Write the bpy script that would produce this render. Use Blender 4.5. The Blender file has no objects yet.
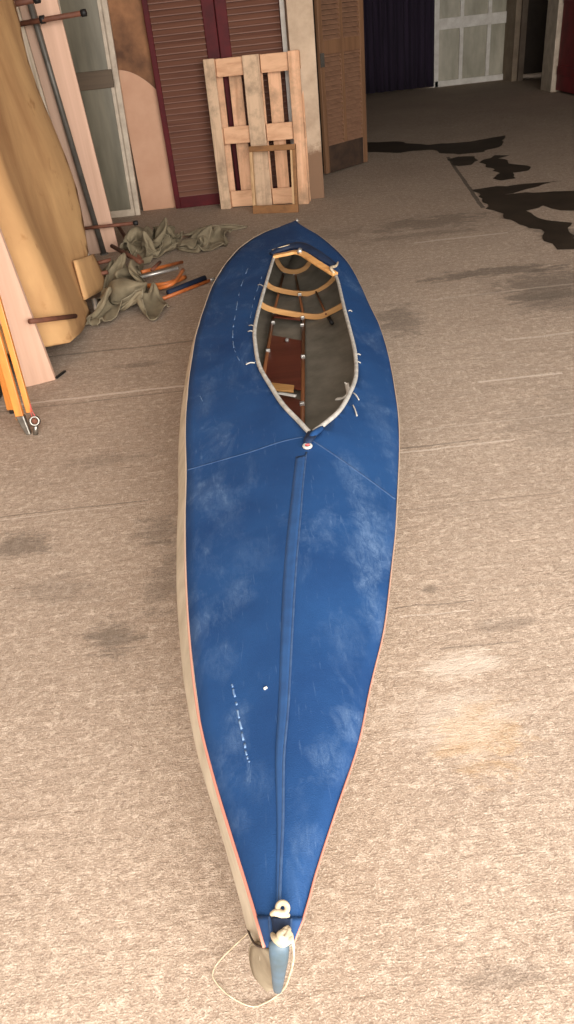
import bpy, bmesh, math, random
from mathutils import Vector, Matrix, noise
from mathutils.geometry import delaunay_2d_cdt
random.seed(7)
S = bpy.context.scene
COL = S.collection

# ---------------------------------------------------------------- camera
FPX = 739.0; PITCH = math.radians(34); ROLL = math.radians(6.45); H = 1.5
fw = Vector((0, math.cos(PITCH), -math.sin(PITCH)))
u0 = Vector((0, math.sin(PITCH), math.cos(PITCH)))
rt = math.cos(ROLL) * Vector((1, 0, 0)) - math.sin(ROLL) * u0
dn = -math.cos(ROLL) * u0 - math.sin(ROLL) * Vector((1, 0, 0))
CAMP = Vector((0, 0, H))
cd = bpy.data.cameras.new('camera'); cam = bpy.data.objects.new('camera', cd); COL.objects.link(cam)
cd.sensor_fit = 'VERTICAL'; cd.sensor_height = 36; cd.lens = 36 * FPX / 1024.0
m = Matrix((rt, -dn, -fw)).transposed().to_4x4(); m.translation = CAMP
cam.matrix_world = m; cd.clip_start = 0.05
S.camera = cam

# ---------------------------------------------------------------- light
w = bpy.data.worlds.new('daylight'); S.world = w; w.use_nodes = True
bgn = w.node_tree.nodes['Background']
bgn.inputs[0].default_value = (1.0, 0.95, 0.90, 1); bgn.inputs[1].default_value = 1.0
S.view_settings.view_transform = 'Standard'; S.view_settings.look = 'None'
S.view_settings.gamma = 1; S.view_settings.use_curve_mapping = False
S.view_settings.exposure = 0.86
# the hall has a wide open doorway behind the photographer; daylight falls in through it
al = bpy.data.lights.new('doorway_daylight', 'AREA'); al.shape = 'RECTANGLE'; al.size = 6.4; al.size_y = 3.3
al.energy = 520; al.color = (1.0, 0.94, 0.88)
alo = bpy.data.objects.new('doorway_daylight', al); COL.objects.link(alo)
alo.location = (1.8, -3.0, 2.2); alo.rotation_euler = (math.radians(76), 0, 0)

# ---------------------------------------------------------------- helpers
def ray(x, y): return FPX * fw + (x - 287) * rt + (y - 512) * dn
def gz(x, y, z=0.0):
    d = ray(x, y); return CAMP + d * ((z - H) / d.z)
def gy(x, y, Y):
    d = ray(x, y); return CAMP + d * (Y / d.y)
def gx(x, y, X):
    d = ray(x, y); return CAMP + d * (X / d.x)
def V(*a): return Vector(a)

def wloc(o):
    v = Vector((0, 0, 0))
    while o is not None:
        v += o.location; o = o.parent
    return v
def thing(name, label, cat, loc=(0, 0, 0), group=None):
    o = bpy.data.objects.new(name, None); COL.objects.link(o); o.location = loc
    o.empty_display_size = 0.1
    o['label'] = label; o['category'] = cat
    if group: o['group'] = group
    return o
def tag(o, label, cat, group=None, kind=None):
    o['label'] = label; o['category'] = cat
    if group: o['group'] = group
    if kind: o['kind'] = kind
    return o
def mk(name, verts, faces, mat, parent=None, smooth=False, bevel=0, origin=None, autos=None):
    off = wloc(parent) if parent else (Vector(origin) if origin else Vector((0, 0, 0)))
    me = bpy.data.meshes.new(name)
    me.from_pydata([tuple(Vector(v) - off) for v in verts], [], faces)
    bm = bmesh.new(); bm.from_mesh(me); bmesh.ops.recalc_face_normals(bm, faces=bm.faces); bm.to_mesh(me); bm.free()
    me.materials.append(mat)
    o = bpy.data.objects.new(name, me); COL.objects.link(o)
    if parent: o.parent = parent
    else: o.location = off
    if smooth:
        for p in me.polygons: p.use_smooth = True
    if bevel:
        b = o.modifiers.new('bevel', 'BEVEL'); b.width = bevel; b.segments = 2; b.limit_method = 'ANGLE'
    return o
class MB:
    def __init__(s): s.v = []; s.f = []
    def add(s, vs, fs):
        n = len(s.v); s.v += [Vector(v) for v in vs]; s.f += [tuple(i + n for i in f) for f in fs]; return s
    def box(s, x0, x1, y0, y1, z0, z1):
        return s.hexa([(x0,y0,z0),(x1,y0,z0),(x1,y1,z0),(x0,y1,z0),(x0,y0,z1),(x1,y0,z1),(x1,y1,z1),(x0,y1,z1)])
    def hexa(s, c):
        return s.add(c, [(0,3,2,1),(4,5,6,7),(0,1,5,4),(1,2,6,5),(2,3,7,6),(3,0,4,7)])
    def bar(s, a, b, w, t, up=(0, -1, 0)):
        """bar from a to b, width w across, thickness t along 'up'"""
        a = Vector(a); b = Vector(b); d = (b - a).normalized(); u = Vector(up); u = (u - d * u.dot(d)).normalized(); r = d.cross(u)
        c = []
        for p in (a, b):
            for sx, sy in ((-1,-1),(1,-1),(1,1),(-1,1)): c.append(p + r * (sx * w / 2) + u * (sy * t / 2))
        return s.hexa(c)
    def tube(s, pts, r, n=8, smooth=2, caps=True, sc=(1, 1)):
        pts = [Vector(p) for p in pts]
        rs = r if isinstance(r, (list, tuple)) else [r] * len(pts)
        if smooth and len(pts) > 2:
            q = []; qr = []
            for i in range(len(pts) - 1):
                p0 = pts[max(i-1,0)]; p1 = pts[i]; p2 = pts[i+1]; p3 = pts[min(i+2,len(pts)-1)]
                for k in range(smooth + 1):
                    t = k / (smooth + 1)
                    q.append(0.5*((2*p1)+(p2-p0)*t+(2*p0-5*p1+4*p2-p3)*t*t+(3*p1-p0-3*p2+p3)*t**3))
                    qr.append(rs[i]*(1-t)+rs[i+1]*t)
            q.append(pts[-1]); qr.append(rs[-1]); pts, rs = q, qr
        vs = []; fs = []
        prev = None
        for i, p in enumerate(pts):
            d = (pts[min(i+1,len(pts)-1)] - pts[max(i-1,0)]).normalized()
            if prev is None:
                u = d.orthogonal().normalized() if abs(d.z) > .95 else (Vector((0,0,1)) - d*d.z).normalized()
            else:
                u = (prev - d*prev.dot(d)).normalized()
            prev = u; b = d.cross(u)
            for k in range(n):
                a = 2*math.pi*k/n
                vs.append(p + (u*math.sin(a)*sc[1] + b*math.cos(a)*sc[0])*rs[i])
        for i in range(len(pts)-1):
            for k in range(n):
                fs.append((i*n+k, i*n+(k+1)%n, (i+1)*n+(k+1)%n, (i+1)*n+k))
        if caps:
            fs.append(tuple(range(n))[::-1]); fs.append(tuple(range((len(pts)-1)*n, len(pts)*n)))
        return s.add(vs, fs)
    def build(s, name, mat, parent=None, smooth=False, bevel=0, origin=None):
        return mk(name, s.v, s.f, mat, parent, smooth, bevel, origin)

# ---------------------------------------------------------------- materials
def lin(c):
    return tuple(((x/255)/12.92 if x/255 <= .04045 else ((x/255+.055)/1.055)**2.4) for x in c) + (1,)
class NT:
    def __init__(s, name):
        s.m = bpy.data.materials.new(name); s.m.use_nodes = True; s.t = s.m.node_tree
        s.b = s.t.nodes['Principled BSDF']
        s.tc = s.t.nodes.new('ShaderNodeTexCoord')
    def n(s, ty, **k):
        o = s.t.nodes.new(ty)
        for a, b in k.items(): setattr(o, a, b)
        return o
    def l(s, a, b): s.t.links.new(a, b)
    def noise(s, scale=5, detail=6, rough=.6, stretch=(1,1,1), dist=0, rot=(0,0,0), loc=(0,0,0)):
        mp = s.n('ShaderNodeMapping'); mp.inputs['Scale'].default_value = stretch; mp.inputs['Rotation'].default_value = rot
        mp.inputs['Location'].default_value = loc
        s.l(s.tc.outputs['Object'], mp.inputs[0])
        nn = s.n('ShaderNodeTexNoise'); s.l(mp.outputs[0], nn.inputs['Vector'])
        nn.inputs['Scale'].default_value = scale; nn.inputs['Detail'].default_value = detail
        nn.inputs['Roughness'].default_value = rough; nn.inputs['Distortion'].default_value = dist
        return nn.outputs['Fac']
    def ramp(s, fac, stops):
        r = s.n('ShaderNodeValToRGB'); s.l(fac, r.inputs[0])
        e = r.color_ramp.elements
        while len(e) < len(stops): e.new(.5)
        for i, (p, c) in enumerate(stops):
            e[i].position = p; e[i].color = c if not isinstance(c, (int, float)) else (c, c, c, 1)
        return r.outputs[0]
    def mix(s, f, a, b, mode='MIX'):
        x = s.n('ShaderNodeMix', data_type='RGBA', blend_type=mode)
        for sock, v in ((x.inputs[0], f), (x.inputs[6], a), (x.inputs[7], b)):
            if hasattr(v, 'links'): s.l(v, sock)
            elif isinstance(v, (int, float)) and sock == x.inputs[0]: sock.default_value = v
            else: sock.default_value = v if not isinstance(v, (int, float)) else (v, v, v, 1)
        return x.outputs[2]
    def math(s, op, a, b=0, clamp=False):
        x = s.n('ShaderNodeMath', operation=op); x.use_clamp = clamp
        for sock, v in ((x.inputs[0], a), (x.inputs[1], b)):
            if hasattr(v, 'links'): s.l(v, sock)
            else: sock.default_value = v
        return x.outputs[0]
    def bump(s, h, strength=.3, dist=.01):
        b = s.n('ShaderNodeBump'); b.inputs['Strength'].default_value = strength; b.inputs['Distance'].default_value = dist
        s.l(h, b.inputs['Height']); s.l(b.outputs[0], s.b.inputs['Normal'])
    def color(s, c): s.l(c, s.b.inputs['Base Color'])
    def set(s, **k):
        for a, v in k.items(): s.b.inputs[a.replace('_', ' ')].default_value = v
        return s

def plain(name, c, c2=None, scale=12, stretch=(1,1,1), rough=.7, metal=0, bump=.15, detail=6):
    t = NT(name); c = lin(c); c2 = lin(c2) if c2 else tuple(x*.75 for x in c[:3]) + (1,)
    nf = t.noise(scale, detail, .6, stretch)
    t.color(t.ramp(nf, [(.3, c2), (.65, c)])); t.set(Roughness=rough, Metallic=metal)
    if bump: t.bump(nf, bump, .004)
    return t.m
def wood(name, c, c2, axis='z', rough=.65, scale=6, dirt=None, dscale=3):
    st = {'x': (.15, 3, 3), 'y': (3, .15, 3), 'z': (3, 3, .15)}[axis]
    t = NT(name); nf = t.noise(scale, 8, .65, st, .6)
    col = t.ramp(nf, [(.25, lin(c2)), (.55, lin(c)), (.8, tuple(min(1, x*1.12) for x in lin(c)[:3]) + (1,))])
    if dirt:
        dm = t.ramp(t.noise(dscale, 5, .7), [(.45, 0.0), (.7, 1.0)])
        col = t.mix(t.math('MULTIPLY', dm, .7), col, lin(dirt))
    t.color(col); t.set(Roughness=rough); t.bump(nf, .2, .003)
    return t.m

M = {}
# concrete floor -------------------------------------------------
t = NT('screeded_concrete')
big = t.noise(.9, 5, .6, loc=(3, 1, 0)); mid = t.noise(5, 6, .65); fine = t.noise(75, 5, .8); clod = t.noise(30, 4, .75); grit = t.noise(240, 3, .7)
streak = t.noise(4.0, 5, .7, (1.2, 11, 1), .8, (0, 0, .06)); streak2 = t.noise(10, 4, .7, (1, 9, 1), .4, (0, 0, -.05))
col = t.ramp(big, [(.3, lin((164, 144, 126))), (.7, lin((192, 172, 153)))])
col = t.mix(t.math('MULTIPLY', t.ramp(mid, [(.35, 1.0), (.65, 0.0)]), .22), col, lin((142, 121, 103)))
sep = t.n('ShaderNodeSeparateXYZ'); t.l(t.tc.outputs['Object'], sep.inputs[0])
X, Y = sep.outputs[0], sep.outputs[1]
far = t.math('MULTIPLY', t.math('SUBTRACT', Y, 1.2), .45, True)
col = t.mix(t.math('MULTIPLY', t.ramp(streak, [(.38, 1.0), (.56, 0.0)]), t.math('ADD', t.math('MULTIPLY', far, .30), .10)), col, lin((118, 104, 91)))
col = t.mix(t.math('MULTIPLY', t.ramp(streak2, [(.45, 0.0), (.65, 1.0)]), t.math('ADD', t.math('MULTIPLY', far, .34), .08)), col, lin((205, 190, 172)))
col = t.mix(t.math('MULTIPLY', t.ramp(clod, [(.40, 1.0), (.60, 0.0)]), .36), col, lin((136, 116, 98)))
col = t.mix(t.math('MULTIPLY', t.ramp(clod, [(.52, 0.0), (.68, 1.0)]), .35), col, lin((226, 208, 190)))
col = t.mix(t.math('MULTIPLY', t.ramp(fine, [(.42, 1.0), (.50, 0.0)]), .62), col, lin((128, 108, 92)))
col = t.mix(t.math('MULTIPLY', t.ramp(grit, [(.55, 0.0), (.64, 1.0)]), .45), col, lin((232, 216, 198)))
def spot(col, cx, cy, rx, ry, c, amt, soft=.5):
    nz = t.math('MULTIPLY', t.math('SUBTRACT', t.noise(7, 9, .78, (.7, 1.6, 1), .5, loc=(cx, cy, 0)), .5), 4.2)
    dx = t.math('DIVIDE', t.math('SUBTRACT', X, cx), rx); dy = t.math('DIVIDE', t.math('SUBTRACT', Y, cy), ry)
    d = t.math('SQRT', t.math('ADD', t.math('MULTIPLY', dx, dx), t.math('MULTIPLY', dy, dy)))
    f = t.ramp(t.math('ADD', d, nz), [(1 - soft, 1.0), (1.0 + soft * .3, 0.0)])
    return t.mix(t.math('MULTIPLY', f, amt), col, c)
dk = lin((84, 74, 64)); yl = lin((190, 150, 95)); wt = lin((215, 200, 185))
for (px, py, rx, ry, c, a) in [(112, 640, .10, .11, dk, .55), (20, 545, .12, .10, dk, .5), (160, 530, .12, .10, dk, .4), (165, 575, .08, .2, dk, .35),
        (490, 272, .55, .10, dk, .6), (400, 320, .14, .30, dk, .45), (560, 300, .3, .2, dk, .4), (420, 235, .6, .10, dk, .35), (500, 625, .13, .03, dk, .3),
        (478, 735, .12, .12, yl, .30), (460, 665, .14, .05, wt, .5), (455, 720, .2, .12, wt, .3), (55, 590, .18, .1, dk, .25),
        (105, 460, .25, .06, dk, .25), (140, 365, .16, .05, dk, .4), (500, 980, .10, .03, dk, .3), (560, 420, .3, .25, dk, .2), (430, 590, .03, .02, dk, .5), (562, 235, .18, .25, dk, .6), (560, 285, .45, .35, dk, .55), (430, 222, .6, .25, dk, .45), (330, 235, .3, .2, dk, .25)]:
    p = gz(px, py); col = spot(col, p.x, p.y, rx, ry, c, a)
wig = t.math('MULTIPLY', t.math('SUBTRACT', t.noise(2, 6, .7), .5), .05)
def hline(col, y0, wd, c, amt, x0=-9, x1=9):
    d = t.math('ABSOLUTE', t.math('SUBTRACT', t.math('ADD', Y, wig), y0))
    f = t.math('LESS_THAN', d, wd)
    f = t.math('MULTIPLY', f, t.math('GREATER_THAN', X, x0)); f = t.math('MULTIPLY', f, t.math('LESS_THAN', X, x1))
    return t.mix(t.math('MULTIPLY', f, amt), col, c)
for py, wd, c, a in [(393, .010, wt, .7), (398, .006, dk, .4), (349, .012, dk, .45), (296, .012, wt, .3)]:
    p = gz(120, py); col = hline(col, p.y, wd, c, a, x1=.1)
for x0_, y0_, x1_, wd, c, a in [(478,382,562,.008,wt,.6), (397,453,515,.005,wt,.5), (397,449,480,.006,dk,.45), (414,243,508,.016,wt,.45), (505,340,574,.010,wt,.4), (395,609,474,.003,dk,.5), (400,618,470,.003,wt,.4),
        (440,650,520,.003,dk,.4), (0,517,150,.004,dk,.5), (0,520,150,.003,wt,.4), (420,430,574,.004,wt,.3), (400,510,574,.003,dk,.3), (430,300,574,.010,wt,.25)]:
    p0 = gz(x0_, y0_); p1 = gz(x1_, y0_ - .113*(x1_-x0_)); col = hline(col, p0.y, wd, c, a, p0.x, p1.x)
a = gz(448, 157); b = gz(505, 240)      # joint running up the hall
sl = (b.x - a.x) / (b.y - a.y)
jl = t.math('ABSOLUTE', t.math('SUBTRACT', t.math('ADD', X, wig), t.math('ADD', t.math('MULTIPLY', t.math('SUBTRACT', Y, a.y), sl), a.x)))
jf = t.math('MULTIPLY', t.math('LESS_THAN', jl, .018), t.math('MULTIPLY', t.math('GREATER_THAN', Y, gz(490,207).y), t.math('LESS_THAN', Y, gz(447,157).y)))
col = t.mix(t.math('MULTIPLY', jf, .7), col, lin((40, 34, 28)))
t.color(col); t.set(Roughness=.85)
hh = t.math('ADD', t.math('MULTIPLY', fine, 1.0), t.math('ADD', t.math('MULTIPLY', streak, .8), t.math('MULTIPLY', grit, .5)))
t.bump(t.math('ADD', hh, clod), .6, .008); M['floor'] = t.m

M['plaster'] = plain('old_plaster', (176, 160, 140), (140, 122, 104), 3, bump=.3, rough=.9)
M['plaster_dark'] = plain('grubby_plaster', (120, 106, 92), (92, 80, 68), 3, bump=.3, rough=.9)
M['shade_plaster'] = plain('shade_dark_plaster', (58, 50, 44), (42, 36, 32), 3, rough=.9)  # plaster darkened: the gloom beyond the opening is put into the colour
M['ceiling'] = plain('ceiling_plaster', (120, 110, 98), None, 3, rough=.9)

# pier with damp stain low on its right
t = NT('cream_pier'); nf = t.noise(5, 6, .65); col = t.ramp(nf, [(.3, lin((166, 144, 122))), (.65, lin((198, 176, 152)))])
sep = t.n('ShaderNodeSeparateXYZ'); t.l(t.tc.outputs['Object'], sep.inputs[0])
e = t.math('ADD', sep.outputs[2], t.math('MULTIPLY', t.math('SUBTRACT', t.noise(7, 5, .7), .5), .35))
col = t.mix(t.ramp(e, [(.40, 1.0), (.47, 0.0)]), col, lin((126, 98, 76)))
t.color(col); t.set(Roughness=.9); t.bump(nf, .3, .004); M['pier'] = t.m

# board panel: brown stained top, pinkish bare bottom with a curved edge
t = NT('stained_panel'); nf = t.noise(4, 6, .6)
top = t.ramp(t.noise(3.2, 6, .6, loc=(2, 0, 1)), [(.35, lin((84, 52, 30))), (.65, lin((150, 104, 68)))])
bot = t.ramp(nf, [(.3, lin((186, 142, 114))), (.7, lin((200, 158, 130)))])
sep = t.n('ShaderNodeSeparateXYZ'); t.l(t.tc.outputs['Object'], sep.inputs[0])
xx = t.math('ADD', sep.outputs[0], .18)      # 0 at the left edge .. .36 right
edge = t.math('SUBTRACT', 1.20, t.math('MULTIPLY', t.math('MULTIPLY', xx, xx), 1.7))
t.color(t.mix(t.math('GREATER_THAN', sep.outputs[2], edge), bot, top)); t.set(Roughness=.75); M['panel'] = t.m

# blue deck canvas ------------------------------------------------
t = NT('blue_deck_canvas')
base = t.ramp(t.noise(3, 6, .6), [(.3, lin((25, 58, 103))), (.7, lin((34, 72, 120)))])
sc1 = t.ramp(t.noise(3.2, 9, .72, (1.6, .8, 1), .5, loc=(1, 4, 0)), [(.53, 0.0), (.72, 1.0)])
sc2 = t.ramp(t.noise(16, 8, .75, (1.5, .5, 1), 1.2), [(.50, 0.0), (.75, 1.0)])
sc3 = t.ramp(t.noise(40, 4, .7, (2.5, .25, 1), .6, (0, 0, .5)), [(.62, 0.0), (.72, 1.0)])
f = t.math('ADD', t.math('MULTIPLY', sc1, .20), t.math('ADD', t.math('MULTIPLY', t.math('MULTIPLY', sc1, sc2), .75), t.math('MULTIPLY', sc3, .22)), True)
sep = t.n('ShaderNodeSeparateXYZ'); t.l(t.tc.outputs['Object'], sep.inputs[0]); X, Y = sep.outputs[0], sep.outputs[1]
chalk = t.ramp(t.noise(34, 9, .85, (1.5, .5, 1), .8), [(.42, 0.0), (.62, 1.0)])
ragged = t.math('MULTIPLY', t.math('SUBTRACT', t.noise(9, 6, .7, dist=.6), .5), 2.6)
for (px, py, rx, ry, am) in [(368,548,.07,.16,.75), (376,598,.05,.13,.9), (352,478,.05,.20,.7), (372,520,.05,.2,.5), (350,720,.045,.07,.8), (330,762,.05,.06,.7), (238,600,.05,.08,.6), (238,735,.03,.09,.6),
        (228,515,.06,.15,.35), (205,400,.05,.2,.35), (240,830,.03,.04,.4), (312,845,.03,.04,.5), (262,790,.04,.05,.35), (300,375,.6,.5,.0), (378,410,.05,.4,.35), (222,660,.04,.1,.4), (345,640,.06,.1,.3), (250,560,.08,.1,.25)]:
    p = gz(px, py, .31) - V(.10, 2.9, 0)
    dx = t.math('DIVIDE', t.math('SUBTRACT', X, p.x), rx); dy = t.math('DIVIDE', t.math('SUBTRACT', Y, p.y), ry)
    d = t.math('ADD', t.math('SQRT', t.math('ADD', t.math('MULTIPLY', dx, dx), t.math('MULTIPLY', dy, dy))), ragged)
    mk_ = t.math('MULTIPLY', t.ramp(d, [(.3, 1.0), (1.25, 0.0)]), am)
    f = t.math('ADD', f, t.math('MULTIPLY', mk_, t.math('ADD', t.math('MULTIPLY', chalk, .42), .05)), True)
weave = t.noise(420, 2, .5)
t.color(t.mix(f, base, lin((112, 138, 172)))); t.set(Roughness=.75)
t.b.inputs['Specular IOR Level'].default_value = .2
t.bump(t.math('ADD', t.math('MULTIPLY', weave, .5), t.noise(9, 5, .6)), .35, .006); M['deck'] = t.m
M['deck_dark'] = plain('dark_blue_canvas', (16, 38, 68), (8, 22, 44), 20, rough=.7)
M['deck_patch'] = plain('blue_canvas_patch', (34, 75, 124), (28, 64, 110), 20, rough=.7)
M['rubber'] = plain('grey_hull_rubber', (204, 192, 172), (172, 160, 140), 9, rough=.7, bump=.1)
M['stem'] = plain('tan_stem_rubber', (150, 138, 116), (122, 108, 88), 14, rough=.8, bump=.15)
M['inner'] = plain('grey_inner_skin', (138, 130, 116), (108, 101, 88), 7, rough=.8, bump=.2)
M['rimtape'] = plain('pale_rim_tape', (196, 192, 184), (150, 148, 142), 30, rough=.7)
t = NT('edge_piping'); sep = t.n('ShaderNodeSeparateXYZ'); t.l(t.tc.outputs['Object'], sep.inputs[0])
f = t.ramp(t.math('ADD', t.math('MULTIPLY', t.math('ADD', sep.outputs[1], 2.9), .2), t.math('MULTIPLY', t.noise(30, 3, .6), .04)), [(.20, lin((196, 128, 110))), (.38, lin((180, 160, 140)))])
t.color(f); t.set(Roughness=.7); M['piping'] = t.m
M['cap'] = plain('pale_blue_stem_cap', (76, 96, 112), (66, 80, 84), 26, rough=.5, bump=.1)
M['rope'] = plain('cream_rope', (212, 196, 168), (164, 146, 118), 60, rough=.85, bump=.5)
M['ashwood'] = wood('pale_bent_ash', (210, 158, 98), (174, 118, 66), 'x', rough=.5)
M['stringer'] = wood('brown_stringer', (140, 88, 54), (98, 58, 36), 'y', rough=.5)
M['mahogany'] = wood('red_brown_plywood', (104, 50, 36), (78, 34, 26), 'x', rough=.45)
M['alu'] = plain('pale_metal', (205, 203, 198), (160, 158, 152), 20, rough=.35, metal=.6, bump=0)
M['chrome'] = plain('worn_steel', (150, 146, 138), (104, 100, 94), 20, rough=.3, metal=.85, bump=0)
M['white'] = plain('white_paint', (232, 228, 220), (206, 200, 190), 8, rough=.6)
M['scuff'] = plain('chalk_scuff', (120, 146, 178), (70, 104, 150), 40, rough=.9)
M['burgundy'] = plain('burgundy_paint', (88, 18, 24), (62, 12, 18), 6, rough=.6)
M['burgundy'].node_tree.nodes['Principled BSDF'].inputs['Specular IOR Level'].default_value = .2
M['slat_brown'] = wood('brown_louvre', (112, 74, 58), (86, 52, 42), 'x', rough=.6)
M['slat_tan'] = wood('tan_louvre', (136, 102, 80), (110, 80, 62), 'x', rough=.6)
M['stile_tan'] = wood('tan_stile', (126, 92, 66), (92, 64, 44), 'z', rough=.6)
M['rot'] = plain('dark_brown_wood', (70, 50, 36), (40, 28, 20), 8, rough=.8)  # dark brown, for the tan door's bottom rail and the hull seam
M['stile_dull'] = wood('dull_brown_rail', (92, 76, 58), (72, 58, 44), 'x')
M['pallet'] = wood('pallet_pine', (224, 178, 142), (188, 138, 102), 'z', rough=.75, dirt=(130, 108, 84), dscale=4)
M['pallet_grey'] = wood('weathered_pallet_board', (206, 176, 146), (158, 130, 106), 'z', rough=.8, dirt=(112, 96, 78), dscale=6)
M['pallet_x'] = wood('pallet_crossboard', (216, 172, 136), (182, 132, 98), 'x', rough=.75)
M['frame_brown'] = wood('frame_brown', (140, 98, 58), (98, 64, 36), 'x', rough=.6)
M['frame_light'] = wood('frame_light', (196, 160, 118), (150, 112, 74), 'z', rough=.6)
M['foam'] = None
t = NT('ochre_foam_sheet'); nf = t.noise(2.2, 5, .6, (1, 1, .5), .5)
col = t.ramp(nf, [(.3, lin((164, 120, 78))), (.7, lin((212, 170, 118)))])
col = t.mix(t.math('MULTIPLY', t.ramp(t.noise(7, 4, .6), [(.62, 0.0), (.72, 1.0)]), .55), col, lin((150, 98, 48)))
t.color(col); t.set(Roughness=.8); t.bump(nf, .2, .02); M['foam'] = t.m
M['pinkboard'] = wood('pale_pink_board', (212, 174, 150), (190, 152, 128), 'z', rough=.7, scale=3)
M['greyboard'] = wood('dull_pink_board', (190, 160, 140), (164, 134, 114), 'z', rough=.7, scale=3)
M['weatherboard'] = wood('flaking_white_board', (198, 184, 164), (140, 122, 102), 'z', rough=.8, scale=8)
M['steelpipe'] = plain('dull_grey_steel', (104, 100, 94), (76, 72, 66), 12, rough=.5, metal=.3)
M['rust'] = plain('rust_brown_rod', (120, 74, 54), (84, 48, 34), 14, rough=.7)
M['black'] = plain('black_rubber', (26, 24, 24), (16, 15, 15), 10, rough=.6)
t = NT('dusty_glass'); nf = t.noise(1.6, 5, .6, (4, 4, .6))
t.color(t.ramp(nf, [(.3, lin((92, 88, 74))), (.7, lin((132, 126, 108)))])); t.set(Roughness=.32); M['glass'] = t.m
t = NT('whitewashed_glass'); nf = t.noise(1.5, 6, .6, (2.5, 2.5, .8))
t.color(t.ramp(nf, [(.3, lin((150, 146, 128))), (.7, lin((196, 190, 172)))])); t.set(Roughness=.35); M['farglass'] = t.m
M['alu_frame'] = plain('grey_white_frame', (200, 186, 166), (164, 148, 130), 8, rough=.5)
M['curtain'] = plain('dark_purple_curtain', (44, 32, 52), (32, 24, 40), 3, (6, 6, .5), rough=.9)
M['beige'] = plain('beige_paint', (150, 134, 114), (120, 104, 88), 4, rough=.8)
M['red'] = plain('dark_red_paint', (132, 30, 38), (100, 20, 28), 4, rough=.6)
M['canvas'] = plain('olive_grey_canvas', (136, 124, 100), (98, 88, 68), 7, rough=.9, bump=.5)
M['canvas_pale'] = plain('faded_canvas', (150, 138, 114), (108, 98, 78), 7, rough=.9, bump=.5)
M['orange'] = wood('varnished_orange_wood', (214, 138, 62), (176, 100, 40), 'z', rough=.4, scale=4)
M['orange_y'] = wood('orange_frame_rod', (196, 112, 56), (150, 78, 38), 'x', rough=.45)
M['redthread'] = plain('red_thread', (214, 92, 92), None, 10, rough=.9, bump=0)
# damp patch
t = NT('damp_concrete'); nf = t.noise(3, 5, .6)
t.color(t.ramp(nf, [(.3, lin((44, 37, 30))), (.7, lin((66, 56, 46)))])); t.set(Roughness=.6); t.b.inputs['Specular IOR Level'].default_value = .25
M['wet'] = t.m

# ---------------------------------------------------------------- the building
def struct(name, mb, mat, bevel=0, origin=None):
    o = mb.build(name, mat, None, False, bevel, origin); o['kind'] = 'structure'; return o
struct('floor', MB().box(-1.7, 5.3, -6, 16.9, -.12, 0), M['floor'])
struct('wall_left', MB().box(-1.7, -1.55, -.6, 7.86, 0, 3.6), M['plaster'])
mb = MB(); mb.box(-1.7, .49, 7.86, 8.0, 0, 3.6)
struct('wall_back', mb, M['plaster_dark'])
mb = MB(); mb.box(.468, .69, 7.45, 8.0, 0, 3.6)
struct('trim_1', mb, M['pier'], .006)
mb = MB(); mb.box(.60, .72, 8.0, 9.12, 0, 3.6); mb.box(.72, 1.36, 9.12, 9.25, 0, 3.6); mb.box(1.24, 1.36, 9.25, 16.5, 0, 3.6)
struct('wall_passage', mb, M['plaster_dark'])
mb = MB(); mb.box(1.36, 3.74, 16.45, 16.6, 0, 3.6); mb.box(3.74, 5.3, 16.45, 16.6, 2.35, 3.6); mb.box(5.0, 5.3, 16.35, 16.6, 2.35, 3.6)
struct('wall_far', mb, M['plaster_dark'])
mb = MB(); mb.box(5.2, 5.3, -.6, 12.0, 0, 3.6); mb.box(5.2, 5.3, 12.0, 13.5, 2.4, 3.6); mb.box(5.2, 5.3, 14.0, 15.7, 2.4, 3.6)
mb.box(5.2, 5.3, 15.7, 16.45, 0, 3.6)
struct('wall_right', mb, M['plaster_dark'])
struct('ceiling', MB().box(-1.7, 5.3, 1.6, 16.9, 3.6, 3.75), M['ceiling'])
struct('wall_outer', MB().box(6.2, 6.3, 11.5, 16.9, 0, 3.6), M['shade_plaster'])   # beyond the dark opening
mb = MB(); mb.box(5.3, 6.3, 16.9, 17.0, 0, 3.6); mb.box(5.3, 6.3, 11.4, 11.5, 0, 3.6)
struct('wall_end', mb, M['shade_plaster'])
struct('floor_beyond', MB().box(5.3, 6.3, 11.5, 16.9, -.12, 0), M['floor'])
struct('ceiling_beyond', MB().box(5.3, 6.3, 11.5, 16.9, 3.6, 3.75), M['ceiling'])
struct('trim_2', MB().box(5.03, 5.2, 13.5, 13.98, 0, 2.5), M['alu_frame'], .01)
struct('trim_3', MB().box(5.30, 5.42, 13.5, 13.98, 0, 2.5), M['alu_frame'], .01)
struct('trim_4', MB().box(5.10, 5.2, 15.75, 16.44, 0, 2.5), M['beige'], .01)
# red door in the right-hand wall
d = thing('door_1', 'red door', 'door', (5.12, 12.7, 0)); del d['label']; del d['category']; d['kind'] = 'structure'
mb = MB(); mb.box(5.10, 5.16, 11.9, 13.48, .03, 2.4); mb.build('door_leaf', M['red'], d, bevel=.006)
mb = MB()
for z in (.25, 1.2, 2.1): mb.box(5.075, 5.10, 11.95, 13.43, z, z+.12)
mb.build('ledge_board', M['red'], d, bevel=.004)
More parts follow.
